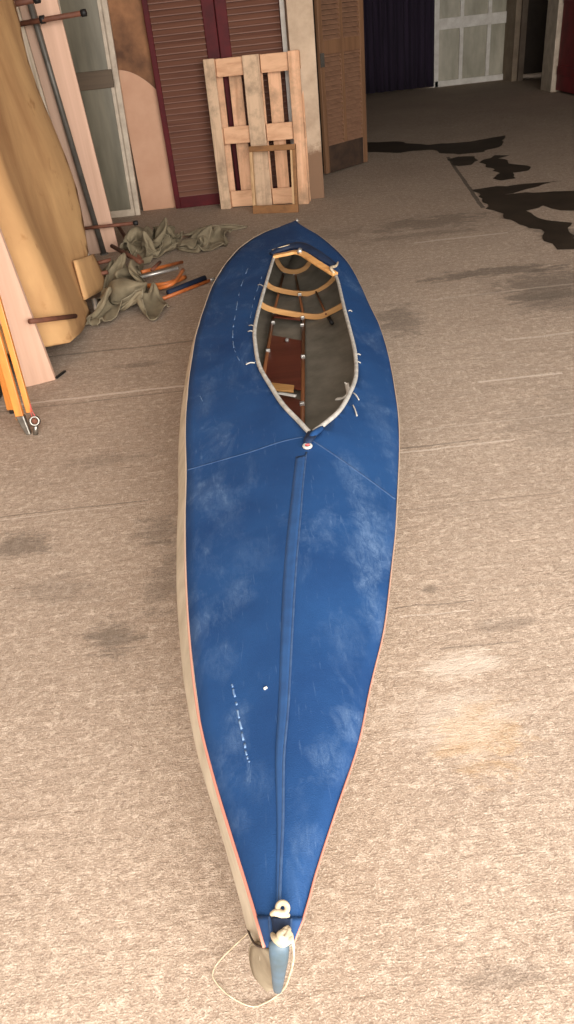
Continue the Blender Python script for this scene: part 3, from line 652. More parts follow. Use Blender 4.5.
# ---------------------------------------------------------------- canvas heaps
# draped cloth, x y z of every grid point in millimetres
CL = {
'a': (44, 38, [
56,78,93,105,119,128,138,147,160,171,186,197,211,216,231,243,242,238,234,228,226,244,267,287,306,322,341,364,385,407,423,424,424,396,399,409,406,419,434,53,84,103,117,122,133,144,152,147,164,171,185,197,207,219,228,237,246,251,249,244,
240,258,275,293,309,331,359,388,411,399,390,390,381,367,380,381,402,415,34,82,112,120,129,141,147,153,138,149,162,177,183,191,200,209,218,222,229,243,252,250,253,270,286,305,329,359,392,407,392,364,353,345,344,352,363,373,397,17,64,95,
124,135,140,147,129,134,143,153,154,161,168,177,186,189,198,212,227,239,238,251,266,283,305,331,363,398,395,371,342,313,310,302,316,339,354,375,1,44,77,106,119,106,104,104,102,109,118,125,132,140,148,152,165,180,196,214,225,233,249,266,
285,308,337,370,382,360,339,310,279,277,285,292,310,329,349,2,34,62,81,85,67,66,61,64,71,80,90,99,109,117,132,151,163,187,203,215,234,250,265,286,310,341,367,367,342,307,281,252,251,262,264,283,302,328,8,31,46,53,55,32,
28,25,31,40,50,62,74,88,103,124,141,167,181,203,230,233,255,274,292,316,352,364,338,320,290,261,235,234,245,261,259,277,308,22,27,28,29,28,7,0,9,21,32,45,56,70,86,94,116,141,167,187,216,245,260,259,283,296,317,347,
343,320,311,280,253,230,229,233,254,249,266,305,14,13,14,11,5,3,16,9,12,18,34,46,60,81,105,122,156,182,213,231,254,278,275,298,312,326,336,341,319,318,304,266,243,234,234,248,266,268,289,34,25,21,18,15,15,16,26,31,
24,38,58,66,89,120,149,173,207,225,251,277,276,293,305,322,331,328,344,349,332,328,304,268,252,248,258,282,289,299,36,38,39,35,33,32,35,32,36,49,67,78,102,121,152,168,199,223,255,272,287,301,291,295,317,328,316,325,348,369,
365,334,311,287,275,280,302,319,318,53,56,47,45,51,53,55,64,76,91,105,119,138,155,186,198,219,249,266,290,305,301,309,319,322,310,296,305,323,344,373,383,347,319,306,309,329,343,328,71,59,58,64,71,82,97,112,130,145,150,169,
179,195,223,225,249,268,283,285,300,310,313,296,303,283,292,289,308,328,355,393,390,358,338,342,340,342,362,65,66,78,94,111,120,142,155,172,178,193,200,217,234,255,250,255,273,276,290,287,292,292,287,267,273,261,280,296,318,342,378,414,
388,370,373,363,380,398,71,86,107,124,133,161,167,190,211,229,242,254,259,271,257,257,264,255,264,262,267,260,263,248,256,240,248,266,282,301,332,373,414,412,393,385,378,403,421,82,104,127,147,157,189,199,218,238,259,271,274,282,283,268,
251,239,243,223,231,230,231,234,242,227,244,241,259,279,297,332,371,416,422,397,385,400,411,434,89,114,140,164,180,203,236,253,261,281,294,298,274,260,256,246,220,216,197,207,212,216,230,225,234,246,256,261,282,303,337,380,430,413,400,388,
395,420,436,91,110,140,171,196,219,233,255,268,276,286,292,278,237,221,218,215,199,179,191,207,219,218,234,245,258,274,268,291,322,350,394,442,423,404,387,393,406,432,92,103,120,148,173,196,222,241,256,265,270,261,245,229,203,193,187,186,
178,196,206,218,236,242,257,273,293,304,323,350,377,429,446,426,398,406,403,419,422,91,99,107,126,152,176,196,208,214,226,233,227,210,210,208,175,164,166,187,205,211,242,256,280,300,319,338,347,360,384,422,452,424,422,396,392,409,424,429,
90,95,101,120,124,138,153,165,180,190,195,194,195,203,187,186,171,185,203,216,248,282,313,338,359,375,389,400,407,433,455,425,407,408,400,387,405,421,434,87,92,98,116,111,120,134,147,161,159,170,169,176,186,195,179,190,209,229,262,310,
346,374,392,406,413,419,434,449,457,431,403,392,395,379,387,404,411,425,84,89,94,112,107,110,121,133,137,140,144,155,170,172,192,200,217,243,287,338,373,406,432,450,462,462,463,462,457,432,409,388,382,383,374,385,403,414,417,86,85,89,
106,119,122,137,151,166,163,150,148,158,170,186,214,251,300,350,402,438,468,486,497,498,482,464,450,445,426,411,390,365,367,370,383,401,405,427,79,83,88,104,118,133,147,158,166,177,167,152,152,168,201,230,281,335,389,437,475,500,516,524,
518,503,487,469,450,439,414,392,371,365,371,385,402,417,427,84,79,93,103,114,129,141,141,156,173,177,157,153,168,201,241,296,352,402,443,473,496,514,523,524,519,499,484,469,456,433,414,397,384,386,389,403,422,437,89,105,117,118,102,102,
128,130,143,157,174,160,171,187,202,243,297,350,395,424,443,462,479,498,500,512,511,492,476,460,458,439,416,412,411,419,422,430,441,119,130,142,136,124,112,109,119,132,147,161,177,192,192,204,239,286,333,364,385,399,416,432,453,463,478,501,
503,487,471,465,467,445,435,433,445,453,458,463,147,157,175,182,177,152,132,130,130,144,156,170,180,192,203,231,268,307,337,354,365,379,393,406,424,447,470,487,491,494,491,484,478,464,460,472,475,483,485,165,186,198,213,217,197,185,172,148,
138,140,157,172,189,197,222,247,276,301,315,323,336,354,376,395,418,443,455,459,464,467,474,477,479,473,488,493,493,504,165,193,218,230,245,237,230,211,196,173,152,145,165,180,201,206,228,250,268,283,289,302,322,347,370,393,419,426,430,433,
437,442,445,454,463,479,496,496,508,138,175,205,232,248,261,260,246,230,208,183,154,160,182,201,204,219,234,251,262,277,292,315,338,361,383,401,410,415,421,424,428,435,445,457,472,488,504,495,102,142,191,213,243,260,266,261,244,221,189,164,
161,185,206,205,218,243,266,280,299,317,333,356,377,397,411,419,423,431,436,442,444,453,462,474,486,501,514,56,107,157,194,230,243,261,262,241,221,204,173,167,186,207,222,228,246,273,298,319,341,368,380,401,418,433,446,452,458,465,470,472,
469,471,478,484,496,514,30,81,130,177,209,222,245,249,241,216,193,192,176,189,206,224,241,260,280,308,338,366,382,410,432,450,462,473,482,496,506,512,516,506,502,503,503,504,500,18,58,110,154,194,212,224,221,229,222,196,185,186,199,216,
228,250,260,286,320,356,379,409,434,453,474,490,502,514,529,537,540,551,554,545,535,543,532,529,27,55,87,130,160,182,194,195,195,210,213,204,201,208,225,238,243,266,291,331,368,405,435,459,469,489,504,519,535,536,546,561,562,556,553,549,
561,568,560,42,66,87,103,122,138,151,164,182,200,218,222,218,224,240,248,259,276,307,348,390,421,452,460,479,497,513,528,543,556,561,568,566,566,568,571,577,586,591,63,85,98,110,123,136,148,162,180,201,215,233,239,246,257,271,287,298,
327,357,403,437,451,471,484,500,505,524,544,561,576,582,586,586,590,593,587,585,591,93,96,107,120,134,144,157,165,184,207,226,246,257,273,280,296,311,327,351,381,417,443,462,470,486,492,499,510,525,545,568,577,582,579,595,607,606,604,604,
75,90,109,129,138,153,169,183,182,210,237,258,278,296,314,324,342,355,377,409,431,453,458,474,479,492,506,519,530,539,546,556,564,576,587,602,617,626,618,82,93,113,136,150,164,169,187,193,223,248,280,306,329,350,362,374,391,406,428,449,
465,463,471,489,512,528,546,559,568,572,576,579,584,593,606,622,620,640,98,104,120,143,166,168,184,191,209,234,265,295,328,357,388,410,421,428,445,467,470,472,482,492,503,528,555,575,590,599,603,607,611,615,623,623,635,653,669,120,122,133,
152,166,182,196,206,220,242,275,302,334,376,407,439,462,469,482,495,499,485,497,508,526,542,576,599,616,625,631,635,641,647,652,664,675,692,697,148,145,148,167,175,197,202,215,230,249,281,313,333,377,420,452,479,497,506,515,515,500,516,528,
547,557,581,609,630,644,652,658,666,674,684,696,712,715,733,644,657,678,697,711,726,740,752,757,747,741,738,726,732,719,730,751,772,791,808,828,852,874,894,906,914,912,893,863,825,780,731,683,658,638,631,645,656,665,652,647,665,683,693,709,
722,736,748,743,730,721,716,713,721,737,755,775,793,812,828,846,869,888,899,899,886,861,825,781,734,685,635,598,587,585,609,628,650,666,658,651,664,676,692,706,720,729,733,721,716,731,725,742,760,777,792,795,802,817,833,851,863,869,863,844,
814,773,724,673,627,585,548,533,538,564,607,644,673,674,668,663,666,682,692,705,706,711,714,733,734,750,772,790,802,809,817,816,807,822,828,835,832,819,794,759,715,667,619,573,545,510,508,512,532,578,624,683,684,685,678,684,677,693,704,716,
727,738,753,771,792,810,822,832,835,830,820,802,804,803,801,789,769,740,702,681,630,575,535,514,482,473,484,510,553,603,695,694,689,695,704,703,728,743,762,777,789,804,820,837,847,854,857,840,833,809,791,779,772,759,742,718,691,690,652,606,
560,512,492,463,451,473,493,536,574,679,686,698,711,731,739,768,791,815,832,842,854,865,875,879,879,862,846,819,790,774,747,733,723,700,690,700,681,637,600,556,512,485,456,441,453,485,522,549,670,689,705,727,754,774,805,835,858,873,881,893,
900,896,875,872,853,820,791,769,746,723,696,686,687,696,714,680,640,601,571,530,493,463,445,446,477,507,526,671,688,710,738,768,801,829,857,878,894,900,907,906,897,880,848,826,787,755,732,709,695,669,661,669,675,692,670,649,616,579,553,517,
485,464,455,475,499,530,664,689,716,746,778,808,837,854,874,884,890,885,878,867,846,816,783,760,715,690,689,663,667,650,654,667,683,677,659,640,611,574,548,514,488,476,481,508,529,656,684,714,742,768,793,816,835,849,857,856,851,845,825,810,
770,741,716,701,680,661,657,645,635,639,647,659,670,673,669,646,616,578,546,520,503,501,523,543,653,680,701,725,745,764,779,792,801,805,806,801,788,782,769,728,697,683,671,665,654,640,632,625,612,617,626,630,635,639,653,641,611,580,551,527,
524,542,570,653,668,686,702,716,726,734,739,742,744,748,737,739,737,726,690,677,656,653,644,631,618,608,601,582,589,584,589,591,594,610,635,626,601,580,559,568,588,585,640,655,669,681,692,705,698,708,714,693,685,702,687,699,695,671,652,645,
629,632,609,604,580,563,563,549,560,555,556,562,583,606,625,604,586,570,573,600,604,626,640,653,668,685,679,696,687,684,685,684,688,704,692,674,655,630,628,612,593,580,563,539,533,516,522,520,521,526,540,553,579,607,599,575,584,582,595,623,
611,626,643,660,676,677,699,721,734,735,728,708,700,678,652,632,604,576,564,549,532,516,500,485,484,483,488,490,501,516,535,567,590,585,566,570,579,594,612,594,614,632,650,668,687,701,723,736,744,729,707,688,671,624,584,555,518,505,490,480,
469,465,457,454,459,474,495,483,502,527,555,575,563,554,565,580,573,589,574,600,619,637,660,679,699,711,722,720,705,678,664,646,598,541,496,464,451,444,438,440,451,450,452,459,470,488,499,498,527,545,563,564,558,552,568,587,599,549,578,608,
630,647,660,668,677,683,692,672,664,627,588,546,497,454,422,415,422,437,426,437,459,470,483,470,484,499,514,519,537,546,548,529,538,550,562,564,519,548,577,599,610,622,631,641,657,648,649,614,587,536,489,457,426,407,401,412,435,435,456,468,
476,484,492,470,481,493,508,522,527,521,511,525,520,536,538,485,512,534,555,579,594,602,604,602,594,581,557,523,484,453,428,406,393,401,424,438,451,452,454,456,459,465,466,465,479,493,501,503,496,498,507,511,511,515,450,471,488,506,525,536,
532,527,522,521,510,494,472,449,431,420,414,392,413,425,423,417,414,410,410,413,418,426,444,460,471,480,481,476,484,486,492,494,495,413,428,441,455,470,482,475,488,478,472,465,453,442,434,428,408,386,395,399,394,376,368,366,367,373,386,402,
418,435,440,450,460,463,460,468,470,474,477,481,390,401,411,421,433,442,450,455,460,451,443,434,425,414,397,382,374,371,366,364,355,372,385,385,394,398,392,401,418,420,438,445,453,453,452,453,455,462,466,370,380,391,402,412,420,426,425,436,
431,424,419,410,398,382,359,347,346,340,342,347,362,376,391,404,407,399,397,402,418,417,424,434,436,437,438,438,445,448,334,347,358,374,390,404,407,418,418,414,409,405,395,382,364,338,327,328,330,329,338,350,363,378,397,417,420,413,411,416,
419,418,433,447,447,430,423,423,430,292,302,315,334,351,375,384,396,400,397,393,389,387,378,345,320,310,312,312,324,338,350,359,359,376,391,410,417,418,414,429,438,433,446,457,446,431,417,407,247,261,266,282,301,326,358,362,369,370,366,370,
381,361,330,305,292,293,312,323,329,337,347,340,359,370,371,390,399,408,427,439,438,449,462,457,446,432,417,211,220,228,244,265,278,304,341,362,374,375,366,355,338,316,294,280,276,281,284,286,294,307,323,335,342,345,356,377,396,414,427,444,
455,474,467,454,443,428,184,192,200,206,223,237,267,294,308,321,331,334,326,317,302,290,272,263,261,259,261,270,277,285,302,304,313,332,352,371,389,406,425,440,457,465,452,439,436,167,174,179,187,190,207,232,249,276,284,288,298,304,297,297,
280,273,266,259,257,257,260,263,270,279,280,289,311,331,350,369,388,406,424,440,450,449,435,432,151,155,164,170,175,188,206,224,245,259,266,270,280,287,283,267,255,255,248,251,239,244,244,252,260,270,280,299,317,335,354,372,389,404,417,426,
436,436,428,116,150,159,153,158,172,186,205,222,237,246,249,259,267,272,254,240,239,242,238,242,238,256,263,257,258,263,282,301,320,338,355,372,385,397,407,415,417,414,83,108,142,141,150,173,174,189,204,219,229,230,238,251,258,260,240,224,
223,227,239,249,249,260,268,275,275,271,283,302,320,338,355,363,373,385,396,399,402,50,78,115,138,146,166,166,180,198,202,214,220,219,233,244,251,245,233,216,227,225,235,241,238,244,254,267,279,288,289,306,324,340,344,363,360,378,381,402,
35,69,87,112,133,155,171,180,188,201,198,204,202,217,228,235,242,225,227,217,230,221,226,238,253,246,246,255,268,283,302,321,332,348,363,379,367,390,394,20,57,88,101,125,148,165,171,187,185,205,208,194,199,218,228,223,230,216,225,213,
221,218,232,238,248,256,262,263,283,303,316,334,349,364,380,381,381,402,26,46,76,103,119,140,159,176,185,192,192,209,200,188,204,209,214,214,216,211,212,205,214,216,222,231,241,252,265,283,295,315,336,354,368,382,387,389,390,49,45,62,
82,101,117,134,151,165,170,187,197,202,187,184,194,204,195,199,204,194,198,198,208,207,217,233,236,246,265,287,311,332,348,367,375,366,363,361,66,69,54,64,75,81,91,108,127,157,180,185,205,194,176,172,182,196,182,187,195,181,189,187,
185,197,209,223,240,258,277,305,329,348,350,361,370,366,349,37,48,60,64,52,60,68,79,99,131,165,186,202,202,186,172,169,183,172,176,184,181,166,159,162,163,168,180,198,226,258,289,317,338,350,347,351,357,357,22,25,40,53,45,42,
54,60,82,118,157,179,197,212,198,187,175,171,185,173,167,169,150,134,126,119,117,123,139,166,203,243,278,306,324,330,321,328,327,24,15,22,36,46,30,42,49,73,111,151,175,190,213,207,199,199,189,193,193,183,164,151,119,93,78,69,
66,77,103,140,181,218,246,265,271,273,274,277,32,14,9,27,31,21,23,32,53,88,129,157,193,202,218,218,211,211,200,207,191,178,140,123,80,46,34,26,33,52,87,124,158,186,202,213,214,214,212,34,15,0,13,11,18,6,13,30,
60,100,134,176,207,207,221,231,222,219,204,197,182,140,124,78,34,10,5,8,23,52,84,112,136,151,159,166,156,157,88,113,131,145,151,156,159,163,155,161,157,144,141,123,118,105,104,99,93,81,66,50,35,27,24,21,12,23,43,65,
90,116,122,120,110,101,87,68,46,70,99,124,145,161,165,162,156,144,143,148,144,130,113,98,86,79,75,76,73,57,32,21,14,11,8,10,16,32,55,92,129,146,137,125,117,102,77,47,76,80,109,137,153,158,152,142,137,126,125,117,
107,90,83,73,67,79,63,55,45,28,11,8,8,10,10,14,29,59,97,133,165,157,145,127,106,92,69,58,71,96,110,129,138,129,141,120,107,94,95,77,68,65,58,75,60,53,44,35,22,10,11,12,12,11,15,27,64,103,137,171,
172,156,138,113,93,70,64,77,88,91,104,115,126,105,87,75,66,57,53,53,51,67,57,45,34,25,29,16,14,19,14,9,9,16,68,91,105,141,173,182,168,149,122,95,73,52,64,67,74,86,99,106,82,69,61,55,51,48,46,60,
49,40,31,20,30,15,16,25,14,12,11,21,66,106,124,126,141,171,179,172,162,133,110,76,43,50,52,63,71,84,94,74,68,63,57,55,61,63,48,36,27,9,31,22,33,24,19,33,23,39,63,103,113,141,142,139,163,169,165,156,
140,114,80,29,34,45,53,57,70,82,91,90,88,80,71,60,47,34,23,8,6,27,44,47,37,30,29,57,75,86,109,116,125,136,143,147,153,149,143,132,109,90,10,22,33,42,48,59,68,66,72,79,70,55,40,24,8,24,26,12,
24,50,46,52,48,46,65,82,77,89,96,105,117,121,125,129,127,120,122,96,81,8,10,17,25,35,43,53,68,68,56,47,48,21,9,0,5,29,49,39,51,69,66,62,63,70,65,60,62,77,73,91,95,96,98,96,95,98,90,65,
26,22,18,29,38,51,50,42,38,33,39,22,29,12,23,24,39,60,75,81,80,79,71,57,57,48,44,31,34,45,64,69,75,73,68,68,71,75,54,19,21,32,42,45,36,27,23,22,26,10,29,15,43,52,53,55,69,95,104,97,
88,78,64,47,36,32,18,10,10,11,53,49,44,40,41,43,57,60,26,36,45,37,27,18,16,16,17,21,43,30,54,71,71,79,78,79,92,109,104,90,71,54,45,36,23,7,14,10,10,11,55,41,32,30,43,56,77,38,50,46,
41,45,62,59,77,86,87,84,92,89,94,92,95,85,94,94,82,89,67,71,53,43,30,20,17,10,10,20,10,35,56,37,47,60,69,96,51,57,60,74,96,105,128,143,152,153,146,136,126,115,108,100,96,74,62,71,50,70,64,46,
35,25,13,7,22,26,13,9,15,58,49,62,86,86,91,59,69,86,109,140,155,180,188,183,179,174,176,153,129,109,94,79,68,52,39,54,70,52,46,33,29,13,8,13,24,25,26,12,53,66,78,85,103,82,64,83,105,131,165,187,
185,194,211,206,196,178,158,123,113,91,71,60,48,37,52,66,64,48,35,25,19,25,20,13,13,30,9,54,86,103,108,104,76,67,93,116,139,160,182,203,209,199,215,205,184,141,102,81,85,75,61,50,40,48,58,76,60,51,40,29,
45,34,26,36,10,34,82,116,131,139,131,108,67,95,121,143,164,183,193,195,191,180,180,147,126,96,73,68,72,67,48,51,71,70,69,78,68,59,57,40,55,47,13,14,68,116,138,159,172,158,122,62,89,116,139,150,155,156,151,143,
142,123,123,93,101,88,81,70,56,53,67,92,93,98,94,87,76,65,54,33,19,10,50,97,146,173,193,195,187,151,53,78,103,116,110,108,103,95,89,87,103,85,90,106,96,81,81,67,80,104,120,125,115,103,89,74,59,38,12,12,
42,80,127,172,204,222,224,208,177,42,64,86,90,81,73,84,92,88,106,106,89,105,113,99,95,90,100,122,145,139,123,107,90,72,53,35,25,30,50,73,107,151,190,213,231,235,212,184,28,48,70,74,62,48,61,50,65,78,92,98,
94,112,119,117,124,152,161,148,126,108,94,80,67,51,54,60,69,72,92,124,163,196,217,230,230,209,179,14,35,55,61,54,40,30,33,38,51,62,76,90,107,126,147,163,160,142,143,121,123,113,100,89,89,93,91,96,95,114,139,161,
190,212,221,219,197,179,18,35,51,50,53,45,39,27,15,27,41,53,77,101,115,144,153,142,139,133,127,118,113,113,110,104,108,112,119,113,121,140,157,179,199,205,207,195,174,37,51,49,43,47,59,41,21,9,12,30,39,64,95,119,
140,147,136,121,118,110,105,101,95,96,94,96,105,115,128,131,144,156,163,179,178,183,183,174,67,63,59,65,70,72,59,33,17,10,18,34,58,88,116,136,139,127,117,105,103,97,91,80,89,81,76,82,94,103,121,130,131,143,155,161,
155,155,163,85,96,84,91,96,97,95,60,40,30,29,41,56,81,105,123,129,122,108,98,88,80,73,71,70,66,66,58,72,74,85,103,101,107,117,131,137,141,143,102,122,116,115,118,122,124,116,94,79,73,76,61,74,92,107,113,109,
99,88,75,65,56,48,44,44,51,43,38,45,54,64,72,76,82,97,104,115,120,109,130,150,143,142,147,142,127,107,88,69,62,70,65,81,85,92,89,81,68,54,43,36,32,27,40,38,27,33,32,28,28,33,42,47,55,69,80,91,
104,129,152,172,162,168,158,135,118,98,83,59,51,61,65,76,70,63,56,45,29,21,16,15,12,26,27,24,29,32,31,30,29,26,21,23,33,47,57,87,118,148,169,184,180,167,149,127,106,87,71,45,43,50,62,71,55,45,33,25,
16,15,9,8,8,11,17,14,14,17,16,13,11,8,11,10,17,30,49,74,106,148,166,171,163,150,131,112,100,74,43,40,35,48,58,62,61,47,40,33,38,33,31,24,11,8,8,8,8,13,8,12,8,8,15,11,21,42,65,77,
117,140,156,153,143,142,126,99,78,46,29,26,43,43,52,58,61,60,55,39,61,57,48,36,23,11,10,10,10,8,20,8,14,23,11,8,30,49,56,80,110,135,137,133,127,129,114,76,47,23,35,26,34,45,44,44,49,46,71,65,
58,55,61,51,37,22,19,16,14,31,31,14,8,28,27,10,27,43,62,76,99,112,128,115,113,111,81,48,22,39,19,19,32,33,33,33,57,76,88,85,80,70,58,49,49,51,54,45,40,35,28,9,10,33,9,9,26,37,52,67,
83,103,113,100,98,76,49,21,24,33,15,16,23,18,39,49,70,76,100,102,91,80,68,80,86,85,85,83,76,66,43,21,12,23,8,9,19,41,53,63,69,75,80,84,69,46,24,14,35,23,7,8,13,28,56,61,86,95,100,98,
92,87,77,100,111,114,114,106,94,74,52,29,30,20,8,11,11,16,22,28,38,58,62,67,45,31,13,22,26,5,8,33,33,44,70,74,88,87,79,78,78,84,93,103,109,118,115,99,85,61,41,45,26,22,13,10,25,29,16,23,
29,44,58,52,37,33,19,19,25,17,41,52,48,57,75,72,63,53,46,47,54,65,78,89,98,102,97,81,58,46,38,44,42,31,14,8,12,16,39,40,50,46,59,39,37,48,40,45,38,46,70,64,56,63,46,34,25,18,14,15,
26,44,58,70,74,76,69,49,31,19,37,45,45,27,12,26,26,47,48,37,48,59,47,49,62,75,72,67,77,86,82,73,52,34,23,11,10,10,10,10,12,23,31,38,35,43,22,33,8,25,42,46,39,24,25,42,39,33,33,62,
58,66,60,69,89,106,98,89,108,100,76,57,31,11,20,12,10,10,10,10,13,24,34,17,8,14,10,10,14,34,31,52,38,28,42,32,23,26,62,74,73,87,91,103,125,123,110,114,91,84,42,37,16,12,23,22,10,10,10,11,
18,32,27,16,9,27,8,9,22,26,51,52,37,31,24,13,16,50,85,88,102,116,119,112,129,127,104,77,84,38,37,29,10,8,10,16,14,12,13,18,24,29,34,18,22]),
'b': (40, 36, [
402,433,472,509,528,544,561,567,557,527,479,449,429,414,401,411,411,419,430,445,463,482,506,504,505,511,521,532,542,552,568,586,599,606,603,589,570,339,378,420,460,482,512,527,530,514,487,441,406,385,400,409,423,428,437,445,457,485,503,477,
463,455,453,457,465,472,483,503,522,537,543,539,530,512,289,325,368,407,445,467,485,485,465,446,409,379,379,394,414,421,440,455,462,481,506,512,475,430,398,397,393,396,403,419,439,460,479,488,486,472,455,258,289,327,367,400,429,444,437,427,
417,405,392,390,411,424,441,453,469,486,505,524,505,460,411,374,339,337,341,352,374,401,428,444,450,446,431,418,245,273,308,344,374,402,409,405,409,400,409,404,421,436,456,462,479,500,514,525,523,497,452,403,351,315,305,312,328,353,383,413,
425,433,438,415,388,259,281,311,343,368,391,386,387,389,394,408,425,430,462,467,494,508,535,536,538,528,501,451,393,347,317,301,309,327,358,396,421,451,457,450,429,393,297,312,333,360,377,401,395,401,402,420,443,444,462,490,519,531,554,548,
552,546,536,510,456,410,373,348,337,346,367,398,436,474,494,504,488,458,420,352,365,372,389,403,417,413,427,438,459,472,494,521,550,557,577,571,569,565,558,547,524,480,449,420,396,392,405,432,470,512,543,565,567,550,513,465,399,412,425,436,
449,451,453,468,474,501,521,541,576,591,597,589,586,581,563,565,561,549,520,498,479,466,465,481,509,549,594,627,644,643,620,580,521,464,477,487,496,503,503,504,508,524,535,566,593,595,614,612,603,597,587,569,554,574,580,571,559,544,538,534,
555,586,628,671,704,721,716,690,643,583,489,508,522,534,544,554,552,555,561,579,599,614,623,630,623,610,597,576,550,547,562,574,582,589,596,584,595,615,640,680,718,751,759,765,741,691,636,499,519,537,552,566,581,598,608,600,620,630,638,641,
637,620,606,589,565,533,555,574,586,596,608,617,627,639,647,677,714,752,776,791,793,775,729,671,497,521,543,561,577,592,605,623,635,641,639,636,629,624,609,595,576,547,530,556,575,591,603,611,625,639,659,680,707,740,773,794,810,808,792,753,
697,480,513,537,559,576,587,590,599,614,629,620,613,623,618,603,579,554,540,527,552,567,584,600,617,625,641,666,692,720,749,775,797,809,796,791,753,707,447,487,519,547,564,580,597,610,600,615,619,616,607,597,581,561,533,517,523,541,553,571,
588,606,626,639,660,687,714,740,765,782,790,785,769,740,700,403,449,491,525,545,567,583,593,601,601,599,588,576,560,543,529,513,499,507,523,536,551,565,579,595,615,641,667,692,715,735,748,752,745,727,699,702,354,401,445,484,516,539,555,560,
569,565,558,546,532,516,500,488,481,482,490,509,533,554,572,579,572,593,608,636,654,672,690,700,701,699,679,692,699,308,349,393,431,463,488,505,518,518,510,502,488,472,458,447,444,449,460,472,499,527,553,572,571,566,576,583,597,619,634,652,
651,653,652,665,677,693,271,304,344,374,402,423,439,450,457,455,446,433,420,409,405,409,421,441,458,490,522,546,568,564,572,584,594,589,597,608,621,633,649,640,656,668,682,246,274,302,329,341,357,367,377,384,384,377,367,360,358,361,373,395,
423,441,478,513,541,562,562,576,589,602,599,589,603,613,617,629,644,643,657,666,250,266,282,291,302,310,325,344,342,348,362,381,383,370,366,361,373,407,424,474,503,536,556,561,575,590,603,606,587,603,602,618,620,632,645,644,659,273,263,282,
281,294,307,308,324,343,361,381,390,392,383,383,379,362,391,405,454,486,524,547,556,572,588,606,610,591,591,593,600,615,629,633,649,643,249,263,279,292,284,296,315,334,352,372,381,392,394,394,390,385,367,377,389,435,473,497,523,545,572,588,
602,614,602,606,603,598,614,617,631,640,648,237,255,275,294,291,301,315,334,356,373,365,375,374,373,378,377,371,361,375,406,452,487,510,528,562,576,584,604,612,608,616,599,602,615,622,629,639,232,252,273,285,308,310,326,344,357,376,359,354,
363,370,361,349,347,346,359,379,410,449,482,502,535,559,576,594,595,602,601,604,595,608,614,627,622,221,247,268,286,297,317,334,347,358,371,358,338,348,338,341,343,328,332,343,352,365,390,423,464,505,540,562,580,590,581,586,594,600,597,618,
612,613,219,246,262,275,294,310,325,338,339,350,344,331,309,307,312,319,324,320,325,330,334,354,386,423,465,505,531,563,584,576,569,584,588,599,602,608,591,228,252,267,275,292,306,316,320,323,308,301,279,279,278,289,288,308,318,325,306,305,
311,334,370,418,468,510,541,566,589,565,567,581,583,590,597,575,243,248,264,279,298,289,291,297,277,283,268,268,274,270,260,277,291,298,313,289,278,280,295,325,369,427,482,524,554,581,584,561,579,571,573,581,601,255,264,272,274,291,303,279,
263,257,259,264,258,248,247,263,262,274,303,298,303,275,259,275,298,332,385,445,501,539,571,577,585,569,567,586,599,624,219,224,237,251,273,297,294,272,249,265,249,247,234,238,250,274,293,300,319,296,290,265,261,283,319,369,427,485,528,563,
591,602,590,580,600,623,648,165,177,198,224,245,277,278,270,248,246,250,230,242,258,266,278,305,323,313,313,300,277,267,287,321,368,421,475,521,557,595,583,582,596,613,635,660,105,126,156,190,225,259,263,253,245,225,244,238,257,273,289,304,
316,332,333,329,311,293,284,295,327,369,416,464,507,548,589,570,600,613,629,645,666,51,81,118,160,202,241,242,240,223,244,239,256,273,291,291,302,312,326,339,346,329,316,310,310,339,377,416,457,494,533,580,570,613,633,640,662,681,13,49,
92,139,185,226,223,221,234,258,267,277,291,304,316,322,334,344,353,355,355,346,343,339,360,390,421,454,486,521,567,571,621,655,662,679,695,0,36,85,131,178,219,239,229,250,272,286,292,306,311,323,337,346,357,374,385,381,382,377,373,382,
405,426,456,480,514,557,571,622,666,685,696,716,4,46,89,140,184,216,250,243,251,272,282,299,308,317,333,344,363,374,399,419,420,418,412,406,406,421,442,461,484,509,551,573,625,670,704,714,733,39,68,109,155,189,225,250,259,260,276,289,
298,313,328,341,365,382,407,434,450,461,458,452,444,438,443,458,475,480,508,548,576,628,667,700,727,731,85,119,147,177,210,229,248,265,270,275,299,309,322,337,357,388,420,452,475,491,497,495,486,476,467,464,475,480,494,508,545,581,630,663,
695,715,734,150,160,188,201,224,236,250,257,277,282,294,316,329,350,383,415,454,481,495,510,522,526,514,503,491,481,482,493,506,524,543,583,623,661,688,703,713,189,211,220,225,229,237,247,260,270,288,301,318,340,375,408,449,481,501,523,528,
533,535,533,520,507,496,489,498,508,530,542,573,611,641,660,672,678,482,473,470,467,446,442,448,469,497,530,549,574,596,607,617,613,579,541,504,472,435,400,371,390,411,430,451,464,481,494,507,516,522,521,512,493,477,509,508,506,500,482,478,
484,500,522,552,566,590,619,632,642,632,600,558,518,474,431,381,398,415,448,481,503,519,529,535,539,536,531,518,501,482,462,548,541,539,532,527,518,524,534,540,572,606,611,642,658,642,623,598,558,514,468,412,393,432,462,492,532,548,543,539,
546,538,526,515,502,486,468,457,583,562,569,566,556,556,557,551,561,590,621,629,653,663,651,613,575,533,498,454,400,419,469,504,530,539,560,556,558,556,546,533,511,492,476,466,471,594,576,583,574,585,587,577,572,580,603,619,635,645,641,626,
598,557,514,471,423,426,451,500,515,524,533,558,562,560,552,536,526,505,491,483,487,474,604,581,588,586,570,571,580,588,597,608,623,624,617,604,577,557,512,479,440,414,409,468,500,500,509,523,536,543,542,529,534,508,504,486,491,482,482,602,
588,573,580,561,562,572,582,589,602,611,590,574,560,547,504,473,444,414,411,425,475,490,499,505,523,542,533,543,523,509,507,491,483,472,458,466,602,586,569,559,551,562,572,583,587,598,582,579,554,527,488,455,433,405,419,424,435,464,472,494,
510,514,528,523,531,523,514,497,490,478,469,455,449,581,569,556,546,549,561,566,577,576,584,571,530,511,470,434,417,392,399,398,412,422,448,455,477,499,506,515,519,506,513,506,494,477,469,459,453,444,609,597,585,572,556,552,566,554,572,546,
